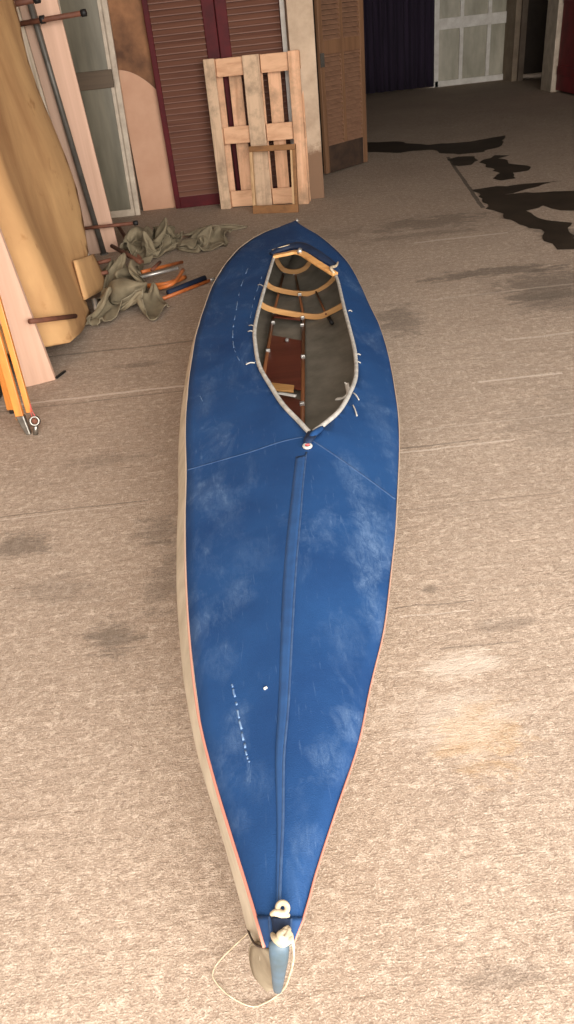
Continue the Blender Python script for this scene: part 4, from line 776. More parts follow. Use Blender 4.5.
534,498,458,424,391,386,372,381,388,399,401,420,441,461,475,485,477,489,492,497,492,487,484,477,460,445,432,602,600,593,587,580,568,552,558,540,537,504,466,430,396,373,366,365,367,374,372,378,389,410,427,442,444,456,470,466,464,454,454,443,
453,453,446,422,583,577,574,571,567,565,560,542,531,508,473,438,405,380,371,363,354,347,352,342,344,356,368,384,402,417,431,435,434,432,427,424,423,429,436,439,421,574,562,555,548,542,535,526,515,491,467,436,407,384,367,380,372,355,353,331,
323,325,332,346,361,376,388,395,403,407,403,397,396,402,407,415,425,418,570,560,544,530,515,499,484,468,450,435,412,392,373,359,362,368,363,338,317,313,327,320,329,339,356,369,374,379,380,379,380,375,383,395,399,409,417,568,558,538,520,501,
481,468,452,432,418,401,384,369,356,348,343,349,340,320,308,324,317,321,330,340,349,358,363,367,368,364,363,368,374,386,393,406,566,558,545,526,503,484,464,449,434,414,397,393,381,368,354,334,323,328,316,303,318,316,324,337,345,355,362,348,
350,353,356,360,370,391,399,402,368,563,562,548,531,512,491,469,450,431,421,403,387,371,357,343,331,322,316,313,305,290,277,280,294,318,323,350,346,359,372,379,384,389,375,385,349,318,550,559,551,536,519,499,479,459,447,432,415,399,383,367,
351,336,323,313,309,284,257,238,238,249,268,294,321,340,353,364,354,371,366,353,323,292,259,535,547,543,539,524,507,488,468,448,429,412,394,378,363,349,335,322,309,302,266,228,207,198,207,222,242,265,283,297,314,322,316,303,293,265,233,203,
527,531,531,525,522,509,494,476,456,437,420,406,396,383,365,343,322,302,297,253,207,179,166,169,178,191,216,234,245,258,266,268,257,241,215,185,160,516,515,515,528,512,499,490,490,470,451,443,436,421,408,386,357,321,294,293,260,204,159,145,
143,150,162,182,198,214,223,232,232,225,211,186,159,128,500,496,500,514,520,513,499,496,485,480,475,457,438,419,396,361,324,286,288,258,213,170,134,127,130,142,158,172,185,196,206,207,200,190,164,136,109,488,487,483,500,511,526,528,525,513,
501,485,466,442,415,387,353,318,280,278,265,223,179,145,114,118,124,137,151,160,174,179,178,177,160,140,110,83,461,467,474,480,496,510,517,520,514,495,472,452,427,398,367,335,303,276,269,256,242,207,168,133,117,131,142,136,141,153,157,155,
150,135,117,97,68,440,453,460,461,477,487,495,495,486,465,445,423,396,368,340,317,290,272,262,251,239,225,196,162,138,139,147,149,133,134,145,132,128,119,101,83,61,409,431,439,443,444,454,456,453,444,420,397,376,347,334,308,287,279,270,
257,263,248,230,209,185,168,157,159,164,150,136,133,119,111,104,97,78,59,394,412,416,417,418,418,419,407,394,370,343,318,317,291,272,265,257,258,262,260,274,274,264,243,214,185,180,178,169,150,128,117,98,88,90,68,59,385,394,400,394,
394,387,370,355,340,343,321,292,273,259,263,249,245,242,246,263,262,266,272,274,266,241,201,180,167,159,143,115,99,81,73,57,50,404,386,380,380,369,356,340,320,331,314,307,293,278,257,248,241,233,245,234,255,260,254,248,248,255,258,245,
220,199,181,147,120,100,85,68,56,48,388,398,380,366,348,333,313,315,311,295,277,267,266,254,237,231,228,229,223,245,240,237,225,222,235,236,235,224,207,190,154,121,96,75,78,62,54,408,393,377,356,338,315,301,297,292,279,272,257,252,
236,218,212,216,215,221,229,237,220,208,212,214,217,216,211,198,181,155,122,93,77,69,64,48,401,386,371,353,326,304,288,275,275,259,245,239,230,234,217,200,194,208,207,233,224,209,196,199,199,199,198,193,185,168,149,129,98,80,82,74,
52,395,379,361,342,321,293,275,265,250,240,230,217,217,217,215,200,184,197,214,229,211,197,184,180,182,181,180,175,167,156,138,129,105,85,85,89,68,386,370,351,331,309,281,268,249,242,235,212,210,221,214,193,177,191,197,205,220,206,194,
177,157,162,163,162,157,149,141,122,113,113,86,67,85,89,375,358,341,318,295,269,261,240,224,229,205,188,194,198,188,170,181,185,199,199,199,182,166,142,140,143,143,140,132,125,108,95,104,86,59,71,75,364,344,329,305,282,253,248,224,
229,215,201,177,173,176,168,176,169,184,188,197,179,166,149,130,117,127,124,122,120,108,93,78,84,80,56,54,58,342,334,308,288,269,239,237,215,204,194,181,170,158,159,164,159,169,171,172,183,167,151,132,114,96,103,112,102,108,94,78,
62,67,60,49,35,45,320,300,287,272,244,234,223,209,187,173,162,146,141,153,147,154,151,161,172,156,154,135,118,100,82,81,92,103,89,80,62,46,52,47,32,29,26,280,278,257,240,227,212,206,194,176,157,154,137,144,133,143,133,141,
152,163,151,140,124,108,91,75,66,75,86,86,64,45,32,37,35,32,17,8,251,229,222,202,201,200,188,176,167,148,137,138,124,134,124,135,129,143,124,120,119,117,103,88,72,58,57,70,82,69,36,17,25,19,15,3,17,195,196,182,
170,177,181,176,164,150,138,126,117,120,113,123,114,126,102,103,96,97,100,103,88,72,57,46,57,65,75,41,17,10,5,7,17,0,122,105,110,119,100,80,83,85,92,87,87,77,68,78,80,105,116,129,131,121,106,82,63,34,15,2,
6,3,1,3,4,12,24,40,56,66,72,117,114,112,123,104,107,104,100,88,67,68,67,60,48,54,76,102,123,137,132,110,93,50,8,2,1,2,6,13,24,36,48,60,68,74,82,86,116,128,129,113,118,105,108,96,73,51,52,44,
35,41,37,58,93,123,143,139,120,58,22,18,5,3,23,40,54,62,68,75,80,87,90,92,72,100,101,117,123,109,106,95,81,59,43,39,18,12,23,50,64,91,120,152,127,94,29,17,17,29,32,50,69,81,91,96,103,104,99,94,
79,54,81,81,93,96,101,98,84,68,58,38,28,28,11,30,61,96,123,143,149,131,66,16,15,35,52,58,70,89,101,107,108,96,97,94,70,67,50,70,65,78,84,88,89,71,56,34,18,8,20,43,57,88,119,123,146,132,100,38,
19,30,49,61,70,79,90,102,101,88,84,84,77,63,50,33,72,56,67,65,71,70,49,34,20,14,21,45,71,94,120,114,133,110,105,69,22,29,38,57,70,71,68,81,81,73,68,74,62,71,64,55,31,51,51,39,45,54,46,31,
34,19,26,51,78,96,115,107,120,95,92,74,54,20,40,44,49,60,54,46,57,57,60,60,45,57,47,64,65,42,0,6,8,16,30,24,37,24,42,55,82,83,104,104,103,75,79,61,60,50,27,36,51,52,48,37,25,33,41,34,
41,47,42,56,43,65,66,14,14,12,10,12,29,32,45,53,69,97,93,76,79,76,51,60,51,48,40,41,41,48,50,40,32,15,18,13,15,17,26,39,54,51,45,58,69,66,60,51,41,33,40,57,61,89,73,66,64,58,56,53,
42,54,42,19,10,7,6,15,29,15,8,9,31,26,15,13,31,44,67,68,49,100,101,98,94,86,79,70,69,88,82,78,80,78,77,74,69,57,44,35,19,17,24,14,11,7,7,12,33,35,30,25,6,19,35,61,78,74,119,122,
126,126,123,120,116,119,114,107,105,102,98,89,89,77,71,56,37,30,28,24,24,31,30,30,31,24,13,15,18,4,11,30,57,82,92,130,136,142,144,143,136,123,114,118,132,123,114,114,104,90,91,77,68,49,45,45,41,36,32,20,
13,14,9,14,14,4,6,16,28,62,85,109,135,143,137,135,149,149,145,138,137,147,141,132,126,114,101,86,88,68,66,61,60,58,56,50,44,24,8,4,3,3,5,11,23,44,69,103,126,139,147,153,152,138,134,132,145,157,160,150,
134,123,114,105,104,91,80,70,72,79,82,82,71,65,45,35,19,14,16,22,29,41,50,77,108,134,140,152,157,162,163,157,153,141,144,160,156,152,144,136,127,118,106,92,73,88,87,79,88,98,105,82,71,51,37,29,30,39,57,78,
104,112,135,136,153,163,167,172,174,174,175,159,149,142,139,137,135,132,127,119,103,77,87,85,98,118,134,138,135,115,94,85,76,67,77,93,116,116,132,133,130,152,153,171,178,184,187,189,191,186,182,180,177,171,164,153,136,114,76,80,
92,123,149,171,178,170,151,123,100,110,114,106,108,130,135,127,135,134,147,158,149,173,183,194,201,203,202,197,185,170,159,157,159,149,124,77,78,101,137,172,200,208,195,183,154,130,124,107,125,127,119,137,132,153,121,134,147,137,147,150,
146,143,152,150,142,141,132,128,129,137,152,131,81,98,114,137,180,213,227,220,207,177,161,143,122,113,132,114,122,143,150,121,134,137,125,117,113,101,99,104,114,119,113,108,109,119,129,138,135,86,88,122,147,173,208,227,231,223,197,179,
156,136,121,118,132,121,132,155,91,106,124,122,103,93,99,99,100,102,98,92,89,96,106,115,123,138,94,72,96,130,163,185,206,219,225,211,192,174,154,138,141,129,141,132,150,57,78,98,118,97,83,83,83,81,88,98,103,95,89,90,
99,112,133,103,83,66,92,122,150,170,197,210,211,195,179,164,153,136,145,134,150,146,19,44,69,99,103,81,78,87,72,75,88,106,114,116,113,108,110,124,111,99,81,66,78,107,129,160,187,198,193,177,164,154,140,129,143,134,147,19,
20,47,71,95,97,92,84,63,73,91,102,110,132,137,134,127,114,107,94,82,68,53,50,79,110,146,174,176,175,158,162,148,130,124,136,132,4,9,37,57,68,70,60,55,72,73,88,106,128,136,143,157,144,126,102,79,69,60,56,46,
38,62,105,134,147,152,154,147,150,139,116,120,123,17,9,26,45,46,42,46,63,77,98,116,116,140,162,179,167,162,134,100,75,51,35,26,25,33,49,52,86,108,121,132,135,133,131,108,99,102,29,30,29,29,35,52,73,85,99,111,
138,166,188,203,192,190,172,137,100,73,40,17,8,7,5,10,30,59,78,92,110,113,112,115,105,81,81,67,56,54,41,34,56,71,91,113,130,147,175,196,216,214,192,168,144,100,62,34,11,4,4,18,10,6,22,43,61,85,106,91,
92,94,87,63,41,46,42,49,36,53,83,101,109,122,143,167,189,200,202,192,171,133,96,61,23,20,4,13,14,8,12,6,22,41,68,97,91,77,74,91,74,31,36,30,26,38,37,70,98,98,114,130,144,159,165,161,154,142,116,80,
53,25,29,17,6,6,5,17,6,7,26,49,85,79,67,84,87,87,19,22,24,32,17,24,59,83,95,105,104,115,122,124,120,113,105,85,63,42,34,31,21,2,3,6,19,6,6,8,30,71,76,62,77,93,102,8,10,20,34,15,
14,54,72,85,89,79,87,81,82,78,82,72,56,44,37,28,21,15,4,1,6,20,6,6,17,17,62,67,63,74,79,89,6,6,23,35,16,7,47,66,71,68,65,70,62,46,51,54,52,63,56,38,21,21,15,15,2,7,20,7,
6,21,8,58,52,66,70,85,66,18,5,11,36,20,13,47,56,54,47,51,49,51,30,37,34,51,47,60,41,35,24,21,27,14,23,7,6,18,23,6,53,47,53,72,91,79,17,22,12,20,35,22,37,46,59,49,35,28,37,25,
27,40,39,63,51,49,35,42,42,43,31,17,22,8,4,20,7,50,47,52,67,89,89,4,24,37,44,30,39,27,42,52,59,43,29,25,36,27,34,57,74,69,58,43,38,38,40,40,22,28,26,10,7,8,48,41,62,69,74,97,
7,12,29,47,47,28,30,30,43,58,57,45,45,34,49,49,59,73,86,68,56,47,51,50,49,32,20,37,24,17,11,43,42,72,89,83,90,3,17,26,46,35,50,42,29,29,44,60,60,45,61,64,82,90,109,96,84,70,53,47,
52,54,47,28,35,39,25,28,36,54,63,80,94,102,3,8,21,38,55,41,54,44,29,31,45,58,71,77,97,107,129,116,116,101,84,65,45,52,53,51,38,26,39,39,43,49,53,66,86,99,99]),
'c': (40, 28, [
29,27,17,20,21,25,10,1,0,14,20,62,103,134,146,159,144,128,113,97,81,65,71,60,40,36,33,20,11,65,65,51,60,63,67,58,50,54,55,89,122,154,168,171,169,162,141,120,103,89,70,73,78,55,42,32,31,14,108,103,
91,95,101,105,108,105,103,129,157,173,154,135,148,182,181,155,131,117,106,93,84,92,72,58,53,37,23,138,126,133,129,135,139,147,144,160,181,180,153,137,132,142,178,197,167,144,137,125,111,95,103,96,77,65,47,32,155,144,141,149,
157,166,175,180,191,190,172,158,149,152,165,194,206,178,160,155,139,128,113,100,108,87,69,55,48,171,162,154,167,172,183,191,197,203,196,192,189,187,192,201,228,206,191,182,173,158,144,129,116,101,92,80,69,53,191,186,175,179,189,198,
208,216,223,229,232,241,244,248,255,233,213,207,194,188,176,160,146,132,117,104,93,82,69,201,193,204,207,213,223,234,249,263,280,290,301,301,283,266,245,228,227,212,201,182,172,157,144,130,121,114,104,93,219,232,224,222,236,224,228,242,
257,281,300,296,285,270,272,268,252,240,235,209,193,184,170,158,150,144,138,131,122,231,245,261,262,253,251,268,283,284,289,285,283,272,262,250,257,257,240,247,234,220,204,190,181,173,166,152,161,151,249,258,273,279,265,279,290,311,308,318,
314,308,296,277,265,249,266,251,239,227,217,212,201,202,192,175,171,177,194,268,272,275,287,274,284,302,322,322,331,330,321,301,300,287,280,258,253,240,234,222,219,224,210,203,185,192,201,200,286,283,291,289,283,296,311,330,333,341,339,321,
311,315,300,284,292,273,255,244,241,244,232,228,209,201,209,213,218,300,301,300,309,305,303,312,328,346,351,348,333,335,327,317,305,293,281,272,265,260,260,250,237,218,218,209,219,234,307,319,316,314,324,323,321,328,332,344,357,354,341,345,
335,322,311,300,290,283,277,270,264,251,231,237,227,237,256,329,318,331,331,329,338,339,336,348,341,345,353,369,361,352,340,332,321,307,303,299,289,282,263,253,230,241,231,243,357,342,333,344,348,343,352,361,366,371,373,378,381,381,369,364,
347,339,338,337,329,318,302,281,257,252,258,278,296,391,375,363,358,360,369,373,391,393,404,407,410,406,397,389,380,370,376,375,369,357,341,320,298,283,283,299,320,343,429,414,402,390,395,397,407,419,429,437,440,438,428,414,400,382,404,391,
393,395,379,362,343,325,315,322,336,362,371,471,459,447,436,432,440,447,458,467,470,470,463,448,427,404,400,411,418,416,410,402,387,369,357,350,353,367,370,385,506,500,493,485,488,494,495,505,503,504,499,486,467,444,417,418,435,420,434,437,
429,421,403,392,390,382,390,395,402,514,527,530,526,533,533,535,528,524,516,510,497,478,453,428,439,449,436,417,438,447,435,415,407,405,392,392,400,420,506,523,541,547,548,546,544,547,542,535,516,499,477,456,442,446,453,421,409,417,439,426,
422,408,402,387,378,383,404,507,517,535,551,531,521,515,513,515,526,502,501,481,463,460,466,452,430,413,407,421,425,407,414,401,385,369,361,380,512,520,537,554,545,532,536,529,517,512,519,503,486,480,479,467,449,444,431,421,408,409,414,396,
395,390,370,352,357,542,529,526,545,540,554,550,537,539,537,525,511,509,500,487,466,444,433,441,443,435,425,413,404,398,384,365,370,348,591,576,559,548,548,558,562,546,554,548,535,532,523,508,487,459,436,423,423,435,448,441,429,424,406,390,
374,352,339,617,607,603,588,578,569,565,557,552,562,553,540,523,503,478,448,433,408,415,433,448,439,421,414,396,377,360,342,322,654,635,625,607,590,576,576,575,564,553,542,528,509,488,462,432,400,403,415,437,427,423,420,394,374,353,331,310,
301,651,645,629,601,591,576,558,541,526,509,493,475,461,446,433,424,432,428,436,424,413,407,380,355,336,300,276,262,255,659,636,608,588,579,561,548,535,517,522,508,505,490,471,460,456,449,430,420,412,385,363,336,318,276,246,219,215,210,649,
623,600,581,556,538,520,531,526,519,512,497,483,477,478,463,456,432,410,383,368,342,309,270,237,207,185,178,183,638,619,594,562,542,518,500,498,501,513,500,494,488,478,494,476,449,418,391,360,330,299,269,239,219,208,184,163,157,640,613,585,
551,531,521,516,500,508,494,498,511,499,507,466,428,391,354,322,295,274,270,251,247,231,214,197,175,156,645,619,585,549,548,534,521,512,501,510,493,510,517,470,414,366,321,282,253,242,240,236,246,262,255,245,227,204,179,661,635,605,567,544,
548,533,531,516,504,511,490,493,419,360,313,264,224,199,188,199,221,252,278,291,287,270,245,215,693,671,638,597,563,552,552,540,529,513,521,516,449,376,319,265,216,181,163,158,178,217,250,292,326,331,317,291,258,742,722,689,651,614,576,558,
552,539,522,507,500,425,353,292,242,196,166,150,152,173,213,267,316,355,368,356,332,300,800,781,748,709,672,634,588,562,552,534,532,488,422,357,303,258,215,181,167,174,195,225,276,328,368,386,379,359,333,853,831,796,753,714,673,627,589,570,
553,540,503,450,396,352,313,272,238,216,213,214,237,273,318,354,378,383,366,347,887,865,834,796,760,720,671,626,592,572,555,531,495,458,427,396,354,313,277,253,238,237,259,287,319,343,362,367,367,178,201,216,246,280,309,310,297,273,253,220,
229,239,250,259,258,274,270,263,268,281,303,332,362,384,391,378,352,316,167,170,168,190,217,244,247,233,218,188,196,204,213,221,238,262,272,251,228,213,211,219,240,267,288,297,290,272,247,131,120,109,123,148,172,182,173,153,163,174,186,197,
211,226,239,267,237,198,169,154,153,163,185,203,214,215,202,186,96,77,74,73,94,116,129,121,130,142,151,160,169,185,209,215,255,219,168,134,109,99,103,122,142,155,159,154,145,74,51,41,39,59,79,93,101,110,123,134,140,158,176,201,
235,232,190,137,101,71,59,61,76,99,117,130,143,159,64,40,23,35,40,56,72,87,95,108,121,138,157,173,198,229,195,160,116,79,53,38,41,57,78,110,137,157,170,56,40,19,17,25,44,61,77,94,109,126,139,161,185,201,185,159,
139,101,73,51,42,48,66,95,131,163,189,206,46,31,18,15,21,35,52,70,90,107,128,146,168,157,154,144,133,125,104,78,67,75,83,102,131,173,211,241,259,16,30,50,49,43,57,78,102,127,133,133,154,169,180,162,144,130,120,110,
98,98,107,118,144,184,229,270,290,308,10,22,30,51,69,81,80,103,105,111,128,149,163,177,182,168,157,148,148,149,148,155,171,199,237,280,301,333,351,0,18,25,44,61,67,84,105,122,121,139,155,171,182,197,194,187,180,185,182,187,
197,213,240,274,293,322,356,366,1,11,32,47,66,76,80,93,123,124,137,156,156,181,189,225,235,227,229,226,225,228,235,251,284,292,336,358,379,0,19,29,50,70,74,81,95,119,124,139,142,156,186,203,235,261,269,269,262,252,237,250,
266,271,294,334,364,377,5,22,41,54,74,92,100,109,118,127,141,149,172,189,220,259,282,290,290,276,257,251,260,268,287,292,324,347,360,17,28,46,66,79,97,113,122,130,140,148,165,184,215,237,268,286,292,288,274,254,264,271,278,297,
296,303,317,324,17,40,54,69,89,100,116,134,136,149,167,184,200,220,246,266,281,277,262,252,261,270,284,287,305,313,318,337,355,24,49,71,80,96,114,123,137,154,166,175,193,212,231,246,262,253,244,251,271,284,292,300,306,303,321,334,
337,355,29,55,78,99,113,118,137,143,160,164,181,198,215,231,252,243,239,264,275,282,285,287,284,295,313,330,328,345,326,35,59,83,103,116,132,135,151,155,171,186,202,219,239,253,267,250,244,253,265,261,269,283,302,322,322,338,323,353,
41,63,86,107,124,130,145,147,163,175,191,207,226,252,276,281,262,235,238,246,260,273,289,310,325,332,321,354,379,42,64,88,108,124,136,141,155,173,177,195,211,234,263,291,286,250,257,256,258,274,281,296,303,325,319,344,364,388,58,72,
97,108,117,134,153,167,180,193,205,227,254,283,307,288,265,270,268,272,283,297,312,318,327,336,360,379,391,76,81,91,107,126,147,166,184,201,219,241,267,294,316,319,301,281,278,281,289,290,309,332,348,360,363,381,399,407,102,103,116,131,
146,163,189,209,233,260,281,313,331,340,327,308,299,299,295,309,322,343,352,379,396,400,398,413,425,148,161,170,182,197,215,234,252,273,301,331,343,360,349,331,324,321,316,323,338,354,375,397,400,418,434,431,418,440,204,218,232,239,252,267,
288,306,320,347,358,376,357,346,342,343,350,359,377,389,405,418,432,444,432,433,444,422,419,259,272,284,296,308,319,336,352,357,369,385,371,362,360,363,371,388,406,428,450,467,475,482,473,462,446,429,424,404,285,301,310,325,339,353,367,378,
382,386,388,386,387,390,398,411,431,453,480,503,517,514,512,492,477,450,427,410,407,294,306,329,342,356,349,370,387,398,405,411,418,425,433,443,456,472,500,523,538,528,532,509,496,468,440,423,408,390,310,323,349,367,369,364,369,375,382,388,
398,410,428,446,465,494,513,535,543,554,544,519,500,468,435,433,416,393,397,340,361,377,407,410,423,436,450,458,469,481,489,501,510,519,533,548,557,554,535,527,498,464,426,429,408,405,424,425,379,394,431,455,475,489,506,528,543,552,557,547,
547,529,505,515,533,535,523,509,479,451,426,435,421,421,426,437,454,412,445,478,510,536,555,564,561,560,570,561,564,557,543,520,509,497,485,471,455,443,435,436,435,442,441,450,452,452,452,481,520,550,576,569,575,578,576,577,581,574,574,554,
542,533,522,510,496,484,473,472,465,455,457,458,458,469,472,478,507,543,576,574,583,589,592,594,590,593,593,586,580,573,563,551,537,525,515,504,488,477,464,458,468,476,474,486,490,516,551,583,589,598,606,602,607,610,606,604,612,606,589,567,
560,554,544,531,516,505,494,480,462,470,478,490,502,492,517,546,576,599,611,617,620,621,621,617,616,634,618,594,591,594,587,574,555,535,527,501,490,482,484,496,508,519,488,512,540,570,598,613,625,636,637,637,631,646,644,629,612,608,608,612,
595,575,550,527,518,509,504,502,515,526,537,481,504,533,563,590,617,632,642,653,652,633,662,651,642,633,628,624,616,600,584,561,535,538,528,524,520,529,537,550,480,500,522,545,567,590,614,634,653,654,645,668,656,649,636,625,618,609,598,588,
571,550,555,548,542,539,548,553,565,487,508,529,551,571,591,611,629,640,648,654,660,660,643,631,619,609,601,592,581,575,562,566,572,568,569,574,581,570,43,34,15,5,2,6,17,17,12,35,55,60,63,65,50,67,74,88,79,79,74,82,
97,114,107,90,74,66,57,47,27,12,12,2,7,22,16,34,48,58,73,73,52,46,43,74,93,94,89,81,79,97,112,111,98,85,68,69,42,27,18,3,11,2,15,28,39,47,59,36,19,19,19,29,65,99,100,84,71,61,79,94,
107,95,78,78,72,42,39,22,3,13,3,10,24,32,42,19,19,15,2,2,29,67,107,100,70,58,54,62,76,97,89,74,72,80,40,42,22,6,4,8,5,18,30,21,15,5,1,3,3,19,77,117,98,65,64,54,62,76,93,84,
90,96,90,46,40,28,19,2,7,6,10,22,11,2,1,3,17,26,38,79,124,90,65,57,58,67,81,102,102,105,106,109,59,40,36,17,4,4,2,2,3,8,21,9,7,12,29,51,86,125,101,76,66,72,79,94,110,118,121,122,
123,92,71,55,34,19,14,12,11,9,14,23,36,42,52,57,65,93,122,113,100,94,83,90,107,129,131,126,129,121,74,87,74,54,42,43,38,38,40,61,84,98,105,101,102,89,91,114,140,139,128,120,129,140,139,131,122,95,86,38,
49,62,69,67,56,38,42,74,108,135,148,149,138,115,95,81,98,116,137,146,148,147,140,127,106,68,58,48,18,20,32,39,39,50,59,58,89,121,145,161,159,152,122,91,72,64,77,86,97,110,113,119,100,60,27,16,28,25,7,12,
22,22,34,46,63,78,109,132,139,137,126,85,65,49,30,43,59,72,87,102,93,78,36,30,4,10,23,21,3,4,6,19,32,47,62,87,104,109,100,85,42,15,26,30,33,47,66,79,83,91,64,29,32,19,4,13,24,17,3,3,
8,24,36,49,67,79,79,78,48,15,4,3,15,33,47,55,73,84,74,64,27,14,4,4,1,17,26,21,9,3,11,25,40,47,51,56,45,36,5,3,4,17,34,48,53,65,78,66,68,37,14,6,6,3,3,16,28,25,13,4,
9,23,20,24,26,31,15,7,2,12,27,36,54,70,82,76,81,67,59,44,45,48,8,2,2,16,28,29,16,4,6,20,2,3,5,12,4,10,24,45,68,78,89,95,97,97,98,88,82,71,79,16,10,4,1,14,28,28,12,25,
6,12,7,5,4,6,30,59,75,101,121,132,135,131,129,123,114,104,106,102,28,24,20,24,12,13,32,34,15,22,13,10,7,3,27,55,85,120,150,168,175,176,170,160,146,131,130,123,128,41,43,44,44,39,20,14,35,23,12,15,
10,6,7,29,75,120,153,188,209,216,214,203,184,165,153,139,153,159,6,1,4,6,19,35,16,28,27,9,16,6,4,9,33,84,122,166,199,226,232,217,212,184,172,154,163,164,179,19,5,11,25,12,11,7,8,12,14,1,14,5,
16,43,86,129,173,201,209,220,221,210,183,152,136,144,150,164,20,29,35,31,24,26,28,23,11,2,2,5,17,39,74,110,143,158,183,196,189,187,181,167,138,125,137,145,139,30,47,48,42,39,32,34,22,20,29,34,33,54,79,106,
127,149,153,149,154,147,142,129,125,115,103,100,114,110,58,48,54,48,39,43,33,52,63,65,55,78,93,116,130,141,145,125,110,100,88,82,80,67,67,68,70,72,78,95,91,79,74,66,56,47,61,83,78,97,106,120,134,146,147,135,
111,88,62,42,27,22,29,17,28,35,41,50,110,109,110,100,87,76,64,68,91,108,108,121,134,144,149,145,123,91,60,40,22,4,18,3,4,1,18,29,34,57,64,83,88,99,95,83,73,91,107,120,131,139,142,141,134,99,71,43,
30,17,2,0,3,16,17,4,15,28,78,87,75,89,85,73,69,68,78,87,97,105,112,116,116,108,88,60,39,32,22,6,20,6,0,2,18,6,14,66,91,91,83,59,45,37,41,46,51,54,58,57,57,58,59,77,62,47,37,25,
27,21,17,27,24,16,19,2,83,77,54,49,20,24,37,47,33,54,62,43,35,32,49,63,71,70,55,50,46,42,38,48,45,47,34,20,4,60,39,37,9,19,4,15,21,38,52,66,72,65,71,71,74,80,87,77,77,68,66,67,
61,67,53,37,17,11,26,31,10,22,4,2,1,17,33,40,49,64,82,87,82,102,107,108,107,106,100,98,88,79,61,38,39,29,9,19,11,19,2,10,22,6,8,22,32,47,58,73,94,104,114,123,125,121,113,101,80,80,66,55,
41,25,25,11,13,10,6,3,23,27,19,5,16,29,32,49,67,107,112,112,106,100,97,79,68,67,57,59,44,34,23,10,4,11,18,7,2,10,25,23,6,11,22,38,44,96,93,78,64,59,58,60,68,58,48,55,47,32,17,6,
4,3,7,12,24,26,6,8,25,14,3,7,26,53,88,61,37,42,53,58,61,54,48,51,35,22,33,11,4,6,4,4,4,7,16,20,4,7,18,9,8,18,73,57,31,24,29,37,48,54,45,37,31,38,18,31,11,4,2,8,
5,4,5,6,7,9,4,2,9,17,34,56,36,18,23,28,26,24,32,39,36,14,31,19,32,15,2,12,4,4,15,24,30,33,35,32,25,20,28,48,39,30,12,1,1,6,9,14,28,16,3,24,21,35,28,13,4,10,4,4,
14,25,34,42,45,44,41,42,47,39,27,25,22,17,12,6,8,8,3,16,4,17,19,28,35,18,2]),
}
def canvas(key, cx, cy, wx, wy, rot, zs, mat, label):
    n_, m_, acc = CL[key]
    k = len(acc)//3; P = [V(acc[i], acc[k+i], acc[2*k+i])*.001 for i in range(k)]
    ca, sa = math.cos(rot), math.sin(rot)
    P = [V(p.x*ca-p.y*sa, p.x*sa+p.y*ca, p.z) for p in P]
    x0, x1 = min(p.x for p in P), max(p.x for p in P); y0, y1 = min(p.y for p in P), max(p.y for p in P); z0 = min(p.z for p in P)
    P = [V(cx+((p.x-x0)/(x1-x0)-.5)*wx, cy+((p.y-y0)/(y1-y0)-.5)*wy, .004+(p.z-z0)*zs) for p in P]
    fs = [(i*(m_+1)+j, (i+1)*(m_+1)+j, (i+1)*(m_+1)+j+1, i*(m_+1)+j+1) for i in range(n_) for j in range(m_)]
    o = mk('canvas_cloth', P, fs, M[mat], None, True, 0, (cx, cy, 0))
    sd = o.modifiers.new('s', 'SOLIDIFY'); sd.thickness = .003
    sb = o.modifiers.new('u', 'SUBSURF'); sb.levels = 1; sb.render_levels = 1
    tag(o, label, 'canvas')
    edge = [P[i*(m_+1)] for i in range(n_+1)] + [P[n_*(m_+1)+j] for j in range(1, m_+1)]
    MB().tube([e + V(0, 0, .004) for e in edge], .0032, 6, 0).build('hem_cord', M['rope_dull'], o, True)
    return o
M['rope_dull'] = plain('grubby_cord', (156, 146, 122), (120, 110, 90), 40, rough=.9)
hA = canvas('a', -.86, 5.02, .54, 1.15, 0, 1.0, 'canvas', 'crumpled olive canvas heap nearest the camera, against the foam sheet')
hB = canvas('b', -.82, 6.10, .50, .85, 1.2, 1.05, 'canvas', 'crumpled olive canvas heap in the middle, directly behind the orange rods')
hC = canvas('c', -.36, 6.30, .60, .75, .3, .6, 'canvas_pale', 'low spread of pale olive canvas behind the kayak, rightmost of the canvas heaps')
# rods on the heap: orange frame rods, a blue one, brown legs
def rod(a, b, r_, mat, label, name='frame_rod', group=None, mid=None, cat='rod', tip=None):
    pts = [a] + ([mid] if mid else []) + [b]
    o = MB().tube(pts, r_, 9, 3 if mid else 0).build(name, M[mat], None, True, 0, (a.x, a.y, 0))
    tag(o, label, cat, group)
    if tip:
        d = (b-a).normalized(); MB().tube([b-d*.012, b+d*.03], r_*1.15, 9, 0).build('metal_tip', M['alu'], o, True)
    return o
g = 'loose kayak frame rods lying by the canvas heaps'
rod(gz(141,286,.03), gz(185,277,.05), .016, 'orange_y', 'bent thick orange frame rod, rearmost of the orange rods', group=g, mid=gz(166,284,.06))
rod(gz(150,290,.03), gz(183,270,.07), .013, 'orange_y', 'orange frame rod crossing up over the bent orange rod', group=g, mid=gz(172,284,.08))
rod(gz(162,299,.014), gz(211,280,.014), .012, 'orange_y', 'long orange frame rod lying nearest the kayak', group=g, tip=True)
rod(gz(168,293,.03), gz(205,278,.035), .020, 'deck_dark', 'dark blue rod lying between the orange frame rods', group=g, cat='rod')
rod(gz(138,278,.09), gz(178,268,.10), .011, 'alu', 'pale metal rod lying across the orange frame rods', group=g)
rod(gz(142,272,.11), gz(182,262,.03), .012, 'orange_y', 'thin brown-orange rod lying behind the pale metal rod', group=g)
rod(gz(152,270,.13), gz(160,262,.14), .012, 'rust', 'short rust-brown rod stub on the middle canvas heap', group=g)
g2 = 'rust-brown legs in the corner behind the boards'
rod(gy(118,226,6.9), gz(142,262,.03), .016, 'rust', 'rust-brown stick sloping down to the floor behind the pink board', 'stick', g2)
rod(gz(112,246,.10), gz(140,262,.16), .016, 'rust', 'rust-brown stick lying low behind the near canvas heap', 'stick', g2)
